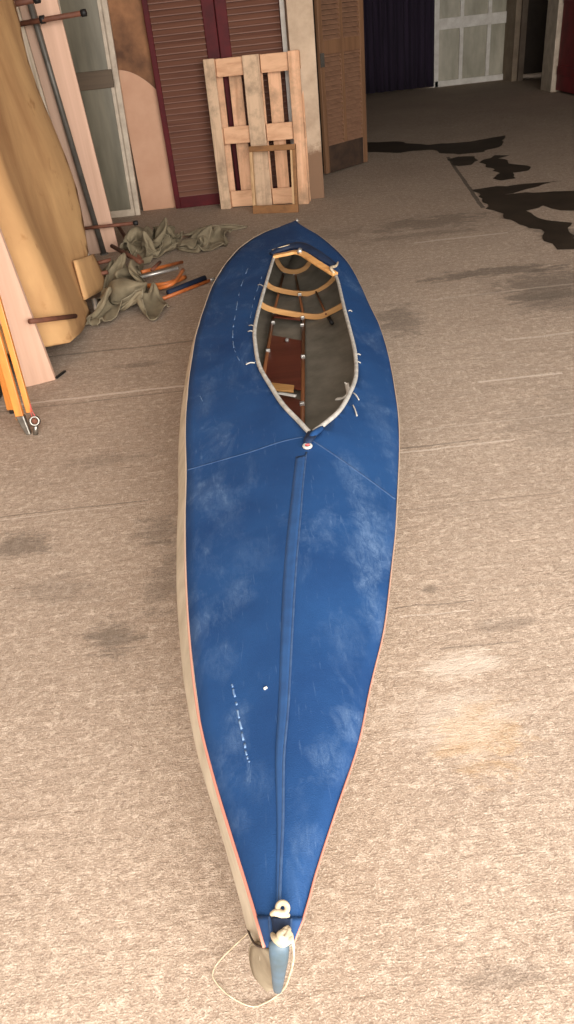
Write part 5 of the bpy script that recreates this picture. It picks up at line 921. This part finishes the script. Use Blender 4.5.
rod(gz(93,264,.16), gz(111,260,.17), .014, 'rust', 'short rust-brown stick end resting on top of the near canvas heap', 'stick', g2)
rod(gz(95,275,.14), gz(108,272,.15), .014, 'rust', 'stubby rust-brown stick end stuck into the near canvas heap', 'stick', g2)
rod(gz(94,300,.10), gz(99,317,.02), .018, 'alu', 'pale metal tube end beside the foot of the foam sheet', 'metal_tube', None, cat='tube')

# ================================================================ KAYAK
Lpx = [(265.5,947),(255.7,912),(245,877),(233,839),(215.7,782),(199.6,717),(191,647),(186.5,577),(185.5,515),(186.5,471),(185.7,428),(188.6,384),(196,336),(205,306),(213.5,284),(228,261),(246,243),(270,230),(297,222)]
Rpx = [(292,945),(303,917),(314,877),(322.4,850),(337.7,804),(357,747),(370,686),(383.4,630),(391,569),(395,532),(397,497),(399,441),(397,406),(388,354),(379,325),(370,306),(358,280),(344,258),(318,235),(297,222)]
def lerpt(tab, y):
    if y <= tab[0][0]: return tab[0][1]
    for (a, va), (b, vb) in zip(tab, tab[1:]):
        if y <= b:
            t_ = (y-a)/(b-a); return va + (vb-va)*t_
    return tab[-1][1]
ZL = [(.55,.335),(1.0,.31),(2.0,.285),(3.0,.285),(4.0,.29),(5.0,.315),(5.3,.33)]
ZR = [(.55,.335),(1.0,.29),(2.0,.245),(3.0,.235),(4.0,.24),(5.0,.29),(5.3,.33)]
ZC = [(.55,.345),(1.0,.34),(2.0,.35),(2.3,.355),(4.4,.355),(5.0,.35),(5.3,.34)]
def solve(px, tab):
    z = .3
    for _ in range(20):
        p = gz(px[0], px[1], z); z = lerpt(tab, p.y)
    return p
Lp = [solve(p, ZL) for p in Lpx]; Rp = [solve(p, ZR) for p in Rpx]
Y0 = max(Lp[0].y, Rp[0].y); Y1 = Lp[-1].y
Lp[-1] = Rp[-1] = Vector((Lp[-1].x, Y1, .33)); Rp[-1] = Lp[-1].copy()
def sm(tab, y):   # smooth monotone-ish interpolation (Catmull on table)
    ks = [a for a, _ in tab]
    if y <= ks[0]: return tab[0][1]
    if y >= ks[-1]: return tab[-1][1]
    i = max(j for j in range(len(ks)-1) if ks[j] <= y)
    x0, x1 = ks[i], ks[i+1]; t_ = (y-x0)/(x1-x0)
    def sl(j):
        if j == 0: return (tab[1][1]-tab[0][1])/(ks[1]-ks[0])
        if j == len(ks)-1: return (tab[-1][1]-tab[-2][1])/(ks[-1]-ks[-2])
        return (tab[j+1][1]-tab[j-1][1])/(ks[j+1]-ks[j-1])
    m0, m1 = sl(i)*(x1-x0), sl(i+1)*(x1-x0)
    return (2*t_**3-3*t_**2+1)*tab[i][1] + (t_**3-2*t_**2+t_)*m0 + (-2*t_**3+3*t_**2)*tab[i+1][1] + (t_**3-t_**2)*m1
LX = [(p.y, p.x) for p in Lp]; RX = [(p.y, p.x) for p in Rp]
def xl(y): return sm(LX, y)
def xr(y): return max(sm(RX, y), xl(y)+.0005)
Cpx = [(278.5,946),(281,865),(283,821),(284,756),(288.5,704),(292,638),(296,569),(300.7,515),(306,450),(311,434)]
def zc(y): return lerpt(ZC, y)
Cp = [solve(p, ZC) for p in Cpx]
CX = [(p.y, p.x) for p in Cp] + [(3.3, .10), (4.40, .245), (Y1, Lp[-1].x)]
def xc(y):
    a, b = xl(y), xr(y); c_ = sm(CX, y); return min(max(c_, a+(b-a)*.3), b-(b-a)*.3)
def zdeck(x, y):
    a, b, c_ = xl(y), xr(y), xc(y)
    if x <= c_:
        u = min(1, max(0, (x-a)/max(c_-a, 1e-5))); z0 = lerpt(ZL, y)
    else:
        u = min(1, max(0, (b-x)/max(b-c_, 1e-5))); z0 = lerpt(ZR, y)
    return z0 + (zc(y)-z0)*(1-(1-u)**1.35)
def dpx(px, py, lift=0):
    z = .32
    for _ in range(25):
        p = gz(px, py, z); z = .5*z + .5*(zdeck(p.x, p.y)+lift)
    return p
kay = thing('folding_kayak', 'long blue and grey folding kayak with open cockpit lying on the concrete floor', 'kayak', (.10, 2.9, 0))

hole_px = [(274.4,256.5),(287,253),(299.6,250.5),(317,261),(334.5,273),(338.5,284),(344,308),(350,331),(355,353),(356,376),(350,393.6),(339.6,411.4),(324.8,424.7),(316,431),(311.5,434.5),
           (306,430),(299.6,423),(283,405.5),(271.5,388),(259.6,367),(255.5,346),(255,328.5),(261,302),(268,278)]
hole = [dpx(*p) for p in hole_px]
# densify hole
def dens(P, k, closed=True):
    o_ = []
    n_ = len(P)
    for i in range(n_ if closed else n_-1):
        if closed: p0, p1, p2, p3 = P[i-1], P[i], P[(i+1)%n_], P[(i+2)%n_]
        else: p0, p1, p2, p3 = P[max(i-1,0)], P[i], P[i+1], P[min(i+2,n_-1)]
        for q in range(k):
            t_ = q/k; o_.append(0.5*((2*p1)+(p2-p0)*t_+(2*p0-5*p1+4*p2-p3)*t_*t_+(3*p1-p0-3*p2+p3)*t_**3))
    if not closed: o_.append(P[-1])
    return o_
hd = dens(hole, 4)
NS = 130
ys_ = [Y0 + (Y1-Y0)*(i/NS) for i in range(NS+1)]
outl = [(xl(y), y) for y in ys_] + [(xr(y), y) for y in reversed(ys_[:-1])]
hl = [(p.x, p.y) for p in hd]
pts = []
for i, y in enumerate(ys_[1:-1]):
    a, b = xl(y), xr(y); k = max(3, int((b-a)/.03))
    for j in range(1, k):
        q = (a+(b-a)*j/k, y)
        if not inside(q, hl) and min((q[0]-h_[0])**2+(q[1]-h_[1])**2 for h_ in hl) > .012**2: pts.append(q)
n1, n2 = len(outl), len(hl)
edges = [(i, (i+1)%n1) for i in range(n1)] + [(n1+i, n1+(i+1)%n2) for i in range(n2)]
res = delaunay_2d_cdt([Vector(q) for q in outl+hl+pts], edges, [], 0, 1e-7)
vs = [(q.x, q.y, zdeck(q.x, q.y) + .0025*noise.noise(Vector((q.x*9, q.y*5, 0)))) for q in res[0]]
fs = []
ol = [(x, y) for x, y in outl]
for f in res[2]:
    c_ = sum((res[0][i] for i in f), Vector((0,0)))/len(f)
    if inside(c_, ol) and not inside(c_, hl): fs.append(tuple(f))
dk_ = mk('deck', vs, fs, M['deck'], kay, True)
sd = dk_.modifiers.new('s', 'SOLIDIFY'); sd.thickness = .003; sd.offset = -1
dk_['label'] = 'blue canvas deck with pale scuffs'

# hull
def keelz(y):
    return sm([(.55,.325),(.575,.25),(.60,.175),(.63,.105),(.665,.05),(.73,.018),(.85,.005),(1.1,.003),(4.3,.003),(4.8,.012),(5.05,.05),(5.2,.13),(Y1,.31)], y)
def hullsec(y, inset=0, m_=7):
    a, b = xl(y), xr(y); wd = b-a; hb = wd/2; zl, zr = lerpt(ZL, y), lerpt(ZR, y); kz = min(keelz(y), min(zl, zr)-.01)
    s_ = min(1, wd/.55); mid = (a+b)/2
    hL = zl-kz; hR = zr-kz; kx = mid - .055*min(1, (hL)/.3)
    bul = (.026+.020*min(1, max(0, (y-.8)/.8)))*min(1, wd/.45); oh = min(1, hL/.3); tk = min(1, max(0, (2.4-y)/1.1))
    P = [V(a, y, zl), V(a-bul*.75, y, zl-.22*hL), V(a-bul*.9+.04*s_*0, y, zl-.45*hL), V(a-bul*.3+.10*hb-.055*(.5*(1-s_))*oh, y, kz+.26*hL),
         V(a+.30*wd-.04*oh, y, kz+.07*hL*s_+.25*hL*(1-s_)), V(kx, y, kz),
         V(b-.30*wd-.04*oh-.06*tk*wd, y, kz+.05*hR*s_+.25*hR*(1-s_)), V(b-.09*wd-.03*oh-(.13*wd+.02*oh)*tk, y, kz+.22*hR+.1*hR*(1-s_)), V(b+bul*.1-(.012+.012*tk)*oh-.16*wd*tk, y, zr-.5*hR), V(b-.002-(.08*wd+.006*oh)*tk, y, zr-.22*hR), V(b-.002, y, zr-.002)]
    P = dens(P, 3, False)
    return P
vs = []; fs = []
ysh = [Y0 + (Y1-Y0)*(t_*t_*(3-2*t_)*.4+t_*.6) for t_ in [i/110 for i in range(111)]]
ysh = [Y0 + .004*k for k in range(11, 45)] + [y for y in ysh if y > Y0+.18]
nsec = None
for y in ysh:
    P_ = hullsec(y); nsec = len(P_); vs += P_
for i in range(len(ysh)-1):
    for j in range(nsec-1): fs.append((i*nsec+j, i*nsec+j+1, (i+1)*nsec+j+1, (i+1)*nsec+j))
hull = mk('hull', vs, fs, M['rubber'], kay, True)
hull['label'] = 'grey rubber hull'
hull.data.materials.append(M['inner'])
sd = hull.modifiers.new('s', 'SOLIDIFY'); sd.thickness = .004; sd.offset = -1; sd.material_offset = 1; sd.material_offset_rim = 0
# edge piping
MB().tube([V(xl(y)-.002, y, lerpt(ZL, y)) for y in ys_], .0028, 8, 0).build('edge_piping', M['piping'], kay, True)
MB().tube([V(xr(y)+.0015, y, lerpt(ZR, y)) for y in ys_], .0020, 8, 0).build('edge_piping', M['piping'], kay, True)
# cockpit rim tape (all but the hoop at the back)
rimp = [p + V(0,0,.004) for p in hole[4:]] + [hole[0] + V(0,0,.004)]
mb = MB(); mb.tube(rimp, .0085, 9, 4); mb.build('cockpit_rim', M['rimtape'], kay, True)
# hoop of bent ash at the back of the cockpit
def ribbon(pts, w_, t_, name, mat, parent, up=(0,0,1), k=4, bevel=.003, tilt=None):
    P = dens([Vector(p) for p in pts], k, False); vs = []; fs = []
    for i, p in enumerate(P):
        d = (P[min(i+1,len(P)-1)]-P[max(i-1,0)]).normalized(); u = Vector(up); u = (u-d*u.dot(d)).normalized(); r_ = d.cross(u)
        vs += [p - r_*w_/2 - u*t_/2, p + r_*w_/2 - u*t_/2, p + r_*w_/2 + u*t_/2, p - r_*w_/2 + u*t_/2]
    for i in range(len(P)-1):
        for j in range(4): fs.append((i*4+j, i*4+(j+1)%4, (i+1)*4+(j+1)%4, (i+1)*4+j))
    fs.append((3,2,1,0)); e_ = (len(P)-1)*4; fs.append((e_, e_+1, e_+2, e_+3))
    return mk(name, vs, fs, M[mat], parent, False, bevel)
hp = [dpx(273.5,256.5,.012), dpx(286,254,.014), dpx(299.6,252.5,.016), dpx(317,263,.014), dpx(335.5,274.5,.012)]
hoop = ribbon(hp, .040, .016, 'cockpit_hoop', 'ashwood', kay)
# blue roll of deck cloth folded behind the hoop
MB().tube([dpx(271,254,.008), dpx(280,249.5,.014), dpx(299,245.5,.02), dpx(318,255,.018), dpx(336,266,.012)], [.012,.02,.024,.024,.012], 10, 4, sc=(1.4,.7)).build('rolled_cover', M['deck_dark'], kay, True)
MB().tube([dpx(272,250,.016), dpx(283,246.5,.03), dpx(296,243.5,.03)], .0025, 6, 3).build('white_cord', M['rope'], kay, True)
mb = MB(); mb.tube([dpx(334,273,.02), dpx(331,268,.03), dpx(336,266,.03), dpx(338,262,.035)], [.006,.009,.007,.004], 8, 3); mb.build('white_tie', M['rope'], kay, True)
mb = MB(); mb.tube([dpx(299.5,252.5,.024), dpx(300,249.5,.034)], .013, 8, 0); mb.build('hoop_clip', M['alu'], kay, True)
# fabric gathered at the point of the cockpit and the grommet
MB().tube([dpx(313,433,.006), dpx(309,439,.012), dpx(307,444,.006)], [.016,.013,.008], 10, 3, sc=(1.3,.6)).build('fabric_gather', M['deck_dark'], kay, True)
MB().tube([dpx(322,428,.004), dpx(314,434,.012), dpx(309,441,.008)], [.008,.012,.008], 10, 3).build('fabric_gather', M['deck'], kay, True)
c = dpx(307.4, 446, .004)
gm = ring(MB(), c, (0, -.05, 1), .0115, .005, 24, 8).build('grommet', M['rimtape'], kay, True)
MB().tube([c+V(-.006,.002,.004), c+V(.006,-.003,.006)], .003, 6, 0).build('grommet_thread', M['redthread'], gm, True)

# seams
def strip(pxs, r_, name, mat, lift=.0008, k=6, sc=(1.6,.45)):
    P = dens([dpx(*p, lift) for p in pxs], k, False)
    P = [V(p.x, p.y, zdeck(p.x, p.y)+lift) for p in P]
    return MB().tube(P, r_, 6, 0, sc=sc).build(name, M[mat], kay, True)
M['seam'] = plain('seam_blue', (58, 84, 120), (34, 62, 104), 40, rough=.8)
strip([(306.5,452),(303,485),(300.7,515),(296,569),(292,638),(288.5,704),(284,756),(283,821),(281,865),(279.5,902)], .0016, 'deck_seam', 'seam')
cb = dens([dpx(*p, .001) for p in [(306,455),(303,485),(300.4,515),(295.6,569),(291.6,638),(288,704),(283.6,756),(282.6,821),(280.6,865),(279.3,902)]], 8, False)
vs = []; fs = []
for p in cb:
    wd_ = .032*min(1, (xr(p.y)-xl(p.y))/.55)
    for k in range(4):
        x = p.x - wd_*k/3; vs.append(V(x, p.y, zdeck(x, p.y)+.0006))
for i in range(len(cb)-1):
    for k in range(3): fs.append((i*4+k, i*4+k+1, (i+1)*4+k+1, (i+1)*4+k))
o_ = mk('seam_tape', vs, fs, M['deck_patch'], kay, True); s2 = o_.modifiers.new('s', 'SOLIDIFY'); s2.thickness = .0008; s2.offset = 0
strip([(187,470),(215,462),(250,452),(280,442),(303,437)], .0022, 'deck_seam', 'seam')
strip([(311,440),(330,452),(350,466),(372,482),(395,499)], .0022, 'deck_seam', 'seam')
# pale handling marks where the cloth is rubbed
SC = [([(248,268),(240,290),(236,312),(233,330),(234,348),(240,362)], .0017), ([(262,276),(254,300),(250,320)], .0012), ([(232,684),(236,702),(240,722),(246,752),(249,762)], .0020),
      ([(246,362),(251,363),(256,361)], .0022), ([(200,396),(204,404),(207,410)], .0014), ([(268,250),(281,247),(292,245)], .0015)]
for pxs, r_ in SC:
    P = dens([dpx(*p, .0006) for p in pxs], 12, False); i = 0
    while i < len(P)-2:
        L_ = random.randint(2, 5); seg = [V(p.x+random.uniform(-.001,.001), p.y, zdeck(p.x, p.y)+.0004) for p in P[i:i+L_+1]]
        if len(seg) > 1: MB().tube(seg, r_*random.uniform(.5, 1.0), 6, 0, sc=(1.5, .4)).build('scuff_mark', M['scuff'], kay, True)
        i += L_ + random.randint(1, 3)
# cord loops round the cockpit
for a_, b_ in [((258,285),(263,286)),((249,325.5),(255,327)),((248,331.5),(254,332)),((246,364.5),(255,363)),((348.5,311),(352,311.5)),((356,355),(360.5,355)),((356,362.5),(360.5,363)),((353.5,393),(359,400)),((353,405),(357,416))]:
    p, q = dpx(*a_, .003), dpx(*b_, .003)
    MB().tube([p, (p+q)/2+V(0,0,.005), q], .0026, 6, 2).build('cord_loop', M['rimtape'], kay, True)
# little white fleck
p = dpx(264, 689, .002); MB().tube([p, p+V(.006,.004,0)], .003, 6, 0).build('fleck', M['white'], kay, True)

# ---- inside the cockpit: ribs, stringers, floor boards
def hull_x(y, z, side):      # inner face of the hull at height z
    P_ = hullsec(y); n_ = len(P_)//2
    R_ = P_[:n_+1] if side < 0 else P_[n_:][::-1]
    for a_, b_ in zip(R_, R_[1:]):
        if (a_.z-z)*(b_.z-z) <= 0 and abs(a_.z-b_.z) > 1e-6:
            return a_.x + (b_.x-a_.x)*(z-a_.z)/(b_.z-a_.z)
    return R_[-1].x
def rib(y, zb=.05, zt=.25):
    P = []
    for z in (zt, zt*.7, zb+.04): P.append(V(hull_x(y, z, -1)+.012, y, z))
    xa = hull_x(y, zb, -1); xb = hull_x(y, zb, 1)
    P += [V(xa+.05, y, zb+.006), V((xa+xb)/2, y, zb), V(xb-.06, y, zb+.006)]
    for z in (zb+.05, zt*.7, zt*.93): P.append(V(hull_x(y, z, 1)-.012, y, z))
    return ribbon(P, .016, .030, 'rib', 'ashwood', kay, up=(0,1,0), k=5, bevel=.002)
# ribs follow the hull at three stations
RP = []
def ribpx(pxs, y, w_=.030):
    P = [gy(px, py, y) for px, py in pxs]
    o_ = ribbon(P, .016, w_, 'rib', 'ashwood', kay, up=(0,0,1), k=5, bevel=.002)
    return o_
rC = ribpx([(255,296),(262,305),(275,310.5),(300,315),(318,316.5),(330,312),(344,304),(352,294)], 4.10)
rB = ribpx([(263,279),(270,286.5),(281,290.5),(300,293.5),(314,292.5),(326,286),(335,277),(340,268)], 4.545)
rA = ribpx([(275,256),(280,266),(286,270.5),(296,271.5),(305,268),(311,260)], 4.93)
MB_ = lambda: MB()
def line(pa, pb_, za, zb, r_, name, mat, par=kay):
    return MB().tube([gz(*pa, za), gz(*pb_, zb)], r_, 8, 0).build(name, M[mat], par, True)
line((303.5,316), (302.5,424), .045, .045, .010, 'stringer', 'stringer')
line((274,312), (262.5,382), .045, .05, .010, 'stringer', 'stringer')
line((284,272), (274,312), .05, .045, .008, 'stringer', 'stringer')
line((295,273), (303.5,316), .05, .045, .008, 'stringer', 'stringer')
line((316,292), (326,314), .06, .06, .006, 'stringer', 'stringer')
def plate(c4, z, th, name, mat):
    P = [gz(*p, z) for p in c4]
    return MB().hexa([p for p in P] + [p+V(0,0,th) for p in P]).build(name, M[mat], kay, False, .002)
fb = plate([(264.5,384),(301.5,391),(302.5,342),(270.5,336)], .040, .008, 'floor_board', 'mahogany')
plate([(275.5,416),(302,434),(302.5,402),(268,392)], .040, .008, 'floor_board', 'mahogany')
plate([(273.5,318),(300.5,321),(301,316),(275,313)], .050, .008, 'floor_board', 'mahogany')
plate([(272,391),(293.5,393),(294.5,387),(269,384)], .052, .010, 'wooden_batten', 'ashwood')
MB().tube([gz(278,393,.07), gz(287,394.5,.072), gz(296,396,.07)], .009, 8, 2, sc=(1.3,.5)).build('white_strap', M['white'], kay, True)
MB().tube([gz(287,340.5,.05), gz(287,339.8,.06)], .010, 12, 0).build('stud', M['alu'], kay, True)
for px, py in [(274.5,312),(302.5,317),(273,322),(302,324.5),(268,350),(303,356),(302,403),(279,290),(299.6,294),(284.2,271.5),(294.6,273)]:
    p = gz(px, py, .062); MB().box(p.x-.011, p.x+.011, p.y-.010, p.y+.010, p.z-.012, p.z+.006).build('clip', M['alu'], kay, bevel=.003)
# white rag strips on the right inside wall
c1 = dpx(347,386,-.02); c2 = dpx(347,396,-.03)
MB().tube([gz(336.5,399,.17), gz(343,398,.18), gz(348,393,.20), gz(347,385,.21), gz(346,384,.215)], [.010,.011,.012,.012,.009], 8, 3, sc=(1.2,.4)).build('white_strap', M['white'], kay, True)
p = gy(331, 322, 3.98); MB().tube([gz(329,318,.08), gz(332,323,.08)], .012, 8, 0).build('rib_bracket', M['black'], kay, True)

# ---- the near end: cloth pocket, rope, stem cap
def dpatch(c4, name, mat, lift=.0015, nn=6, par=kay):
    vs = []; fs = []
    for i in range(nn+1):
        for j in range(nn+1):
            s_, t_ = i/nn, j/nn
            x = (c4[0][0]*(1-s_)+c4[1][0]*s_)*(1-t_)+(c4[3][0]*(1-s_)+c4[2][0]*s_)*t_
            y = (c4[0][1]*(1-s_)+c4[1][1]*s_)*(1-t_)+(c4[3][1]*(1-s_)+c4[2][1]*s_)*t_
            p = dpx(x, y, lift); vs.append(V(p.x, p.y, zdeck(p.x, p.y)+lift))
    for i in range(nn):
        for j in range(nn): fs.append((i*(nn+1)+j, (i+1)*(nn+1)+j, (i+1)*(nn+1)+j+1, i*(nn+1)+j+1))
    o_ = mk(name, vs, fs, M[mat], par, True); s2 = o_.modifiers.new('s', 'SOLIDIFY'); s2.thickness = .003; s2.offset = 0
    return o_
dpatch([(257,916),(302.5,918),(292.5,944),(266,946)], 'end_patch', 'deck_patch', .002)
dpatch([(271,917),(290,918),(289,934),(273.5,934)], 'pocket', 'deck_dark', .005)
strip([(269.5,916),(270.5,930),(273.5,945)], .0016, 'deck_seam', 'seam', .004)
strip([(291,918),(289.5,932),(287.5,944)], .0016, 'deck_seam', 'seam', .004)
kn = MB()
kn.tube([dpx(271,914.5,.006), dpx(276,912.5,.010), dpx(282,914,.010), dpx(289,915.5,.006)], [.003,.006,.006,.003], 9, 4)
ring(kn, dpx(282.5,908,.012), (.1,-.35,1), .0075, .0045)
kn.build('rope_knot', M['rope'], kay, True)
kn = MB()
kn.tube([dpx(272,934,.006), dpx(276,939,.012), dpx(283,942.5,.013), dpx(290,938,.012), dpx(286.5,932,.014), dpx(280,935,.018), dpx(284,940,.020), dpx(288,929,.014), dpx(283.5,930,.016)], [.003,.006,.007,.006,.005,.006,.005,.005,.003], 9, 4)
kn.build('rope_knot', M['rope'], kay, True)
rp = [dpx(285,935,.018), dpx(291,938,.012), gz(293.5,948,.325), gz(293,962,.26), gz(289.5,975,.17), gz(285,987,.08), gz(275,997,.006), gz(265,1003,.006), gz(255,1006.5,.006), gz(244,1004,.006), gz(229,995.5,.006), gz(219,986,.006),
      gz(213,977,.006), gz(214,969,.006), gz(221,959,.006), gz(234,946,.006), gz(247,934,.006), gz(258,926,.006)]
MB().tube(rp, [.0034]*2 + [.0022]*4 + [.0013]*12, 8, 5).build('bow_line', M['rope'], kay, True)
# stem cap : half round shoe wrapped round the end of the hull
path = [(dpx(279,942,.003), .0150), (dpx(279,947,.0), .0158), (gz(278.8,957,.325), .0150), (gz(278.5,968,.29), .0125), (gz(278,979,.25), .0100), (gz(277.5,988,.20), .0080), (gz(277.5,991.5,.15), .0065), (gz(277,991,.10), .006)]
mb = MB(); mb.tube([p for p, _ in path], [r_ for _, r_ in path], 14, 3, sc=(1.0, .55)); mb.build('stem_cap', M['cap'], kay, True)
# grey rubber stem below it, leaning to the keel
lft = dens([gz(265.5,947,.318), gz(253,944,.18), gz(250.5,957,.12), gz(254,973,.065), gz(260,981.5,.035), gz(265,984.5,.025)], 4, False)
rgt = dens([gz(280,948,.318), gz(279.5,962,.28), gz(278.5,974,.235), gz(277,982,.17), gz(275,985,.10), gz(270,986,.04)], 4, False)
vs = []; fs = []; nc = 6
for a_, b_ in zip(lft, rgt):
    for k in range(nc+1):
        q = k/nc; vs.append(a_.lerp(b_, q) + V(0, -.010, .004)*math.sin(math.pi*q))
for i in range(len(lft)-1):
    for k in range(nc): fs.append((i*(nc+1)+k, i*(nc+1)+k+1, (i+1)*(nc+1)+k+1, (i+1)*(nc+1)+k))
o_ = mk('stem_skin', vs, fs, M['stem'], kay, True); s2 = o_.modifiers.new('s', 'SOLIDIFY'); s2.thickness = .006; s2.offset = 0
MB().tube(lft, .0035, 8, 0).build('stem_edge', M['stem'], kay, True)
# stitched line across the grey side near the end
MB().tube([gz(247.3,925,.05)+V(-.002,0,0), gz(249,933,.15), gz(255,944,.25), gz(264,947.5,.325)], .0018, 6, 4).build('hull_seam', M['rot'], kay, True)
# far tip fitting
p = V(Lp[-1].x, Y1, .335); MB().tube([p+V(0,-.02,0), p+V(0,.012,.006)], [.009,.006], 10, 0).build('tip_fitting', M['alu'], kay, True)
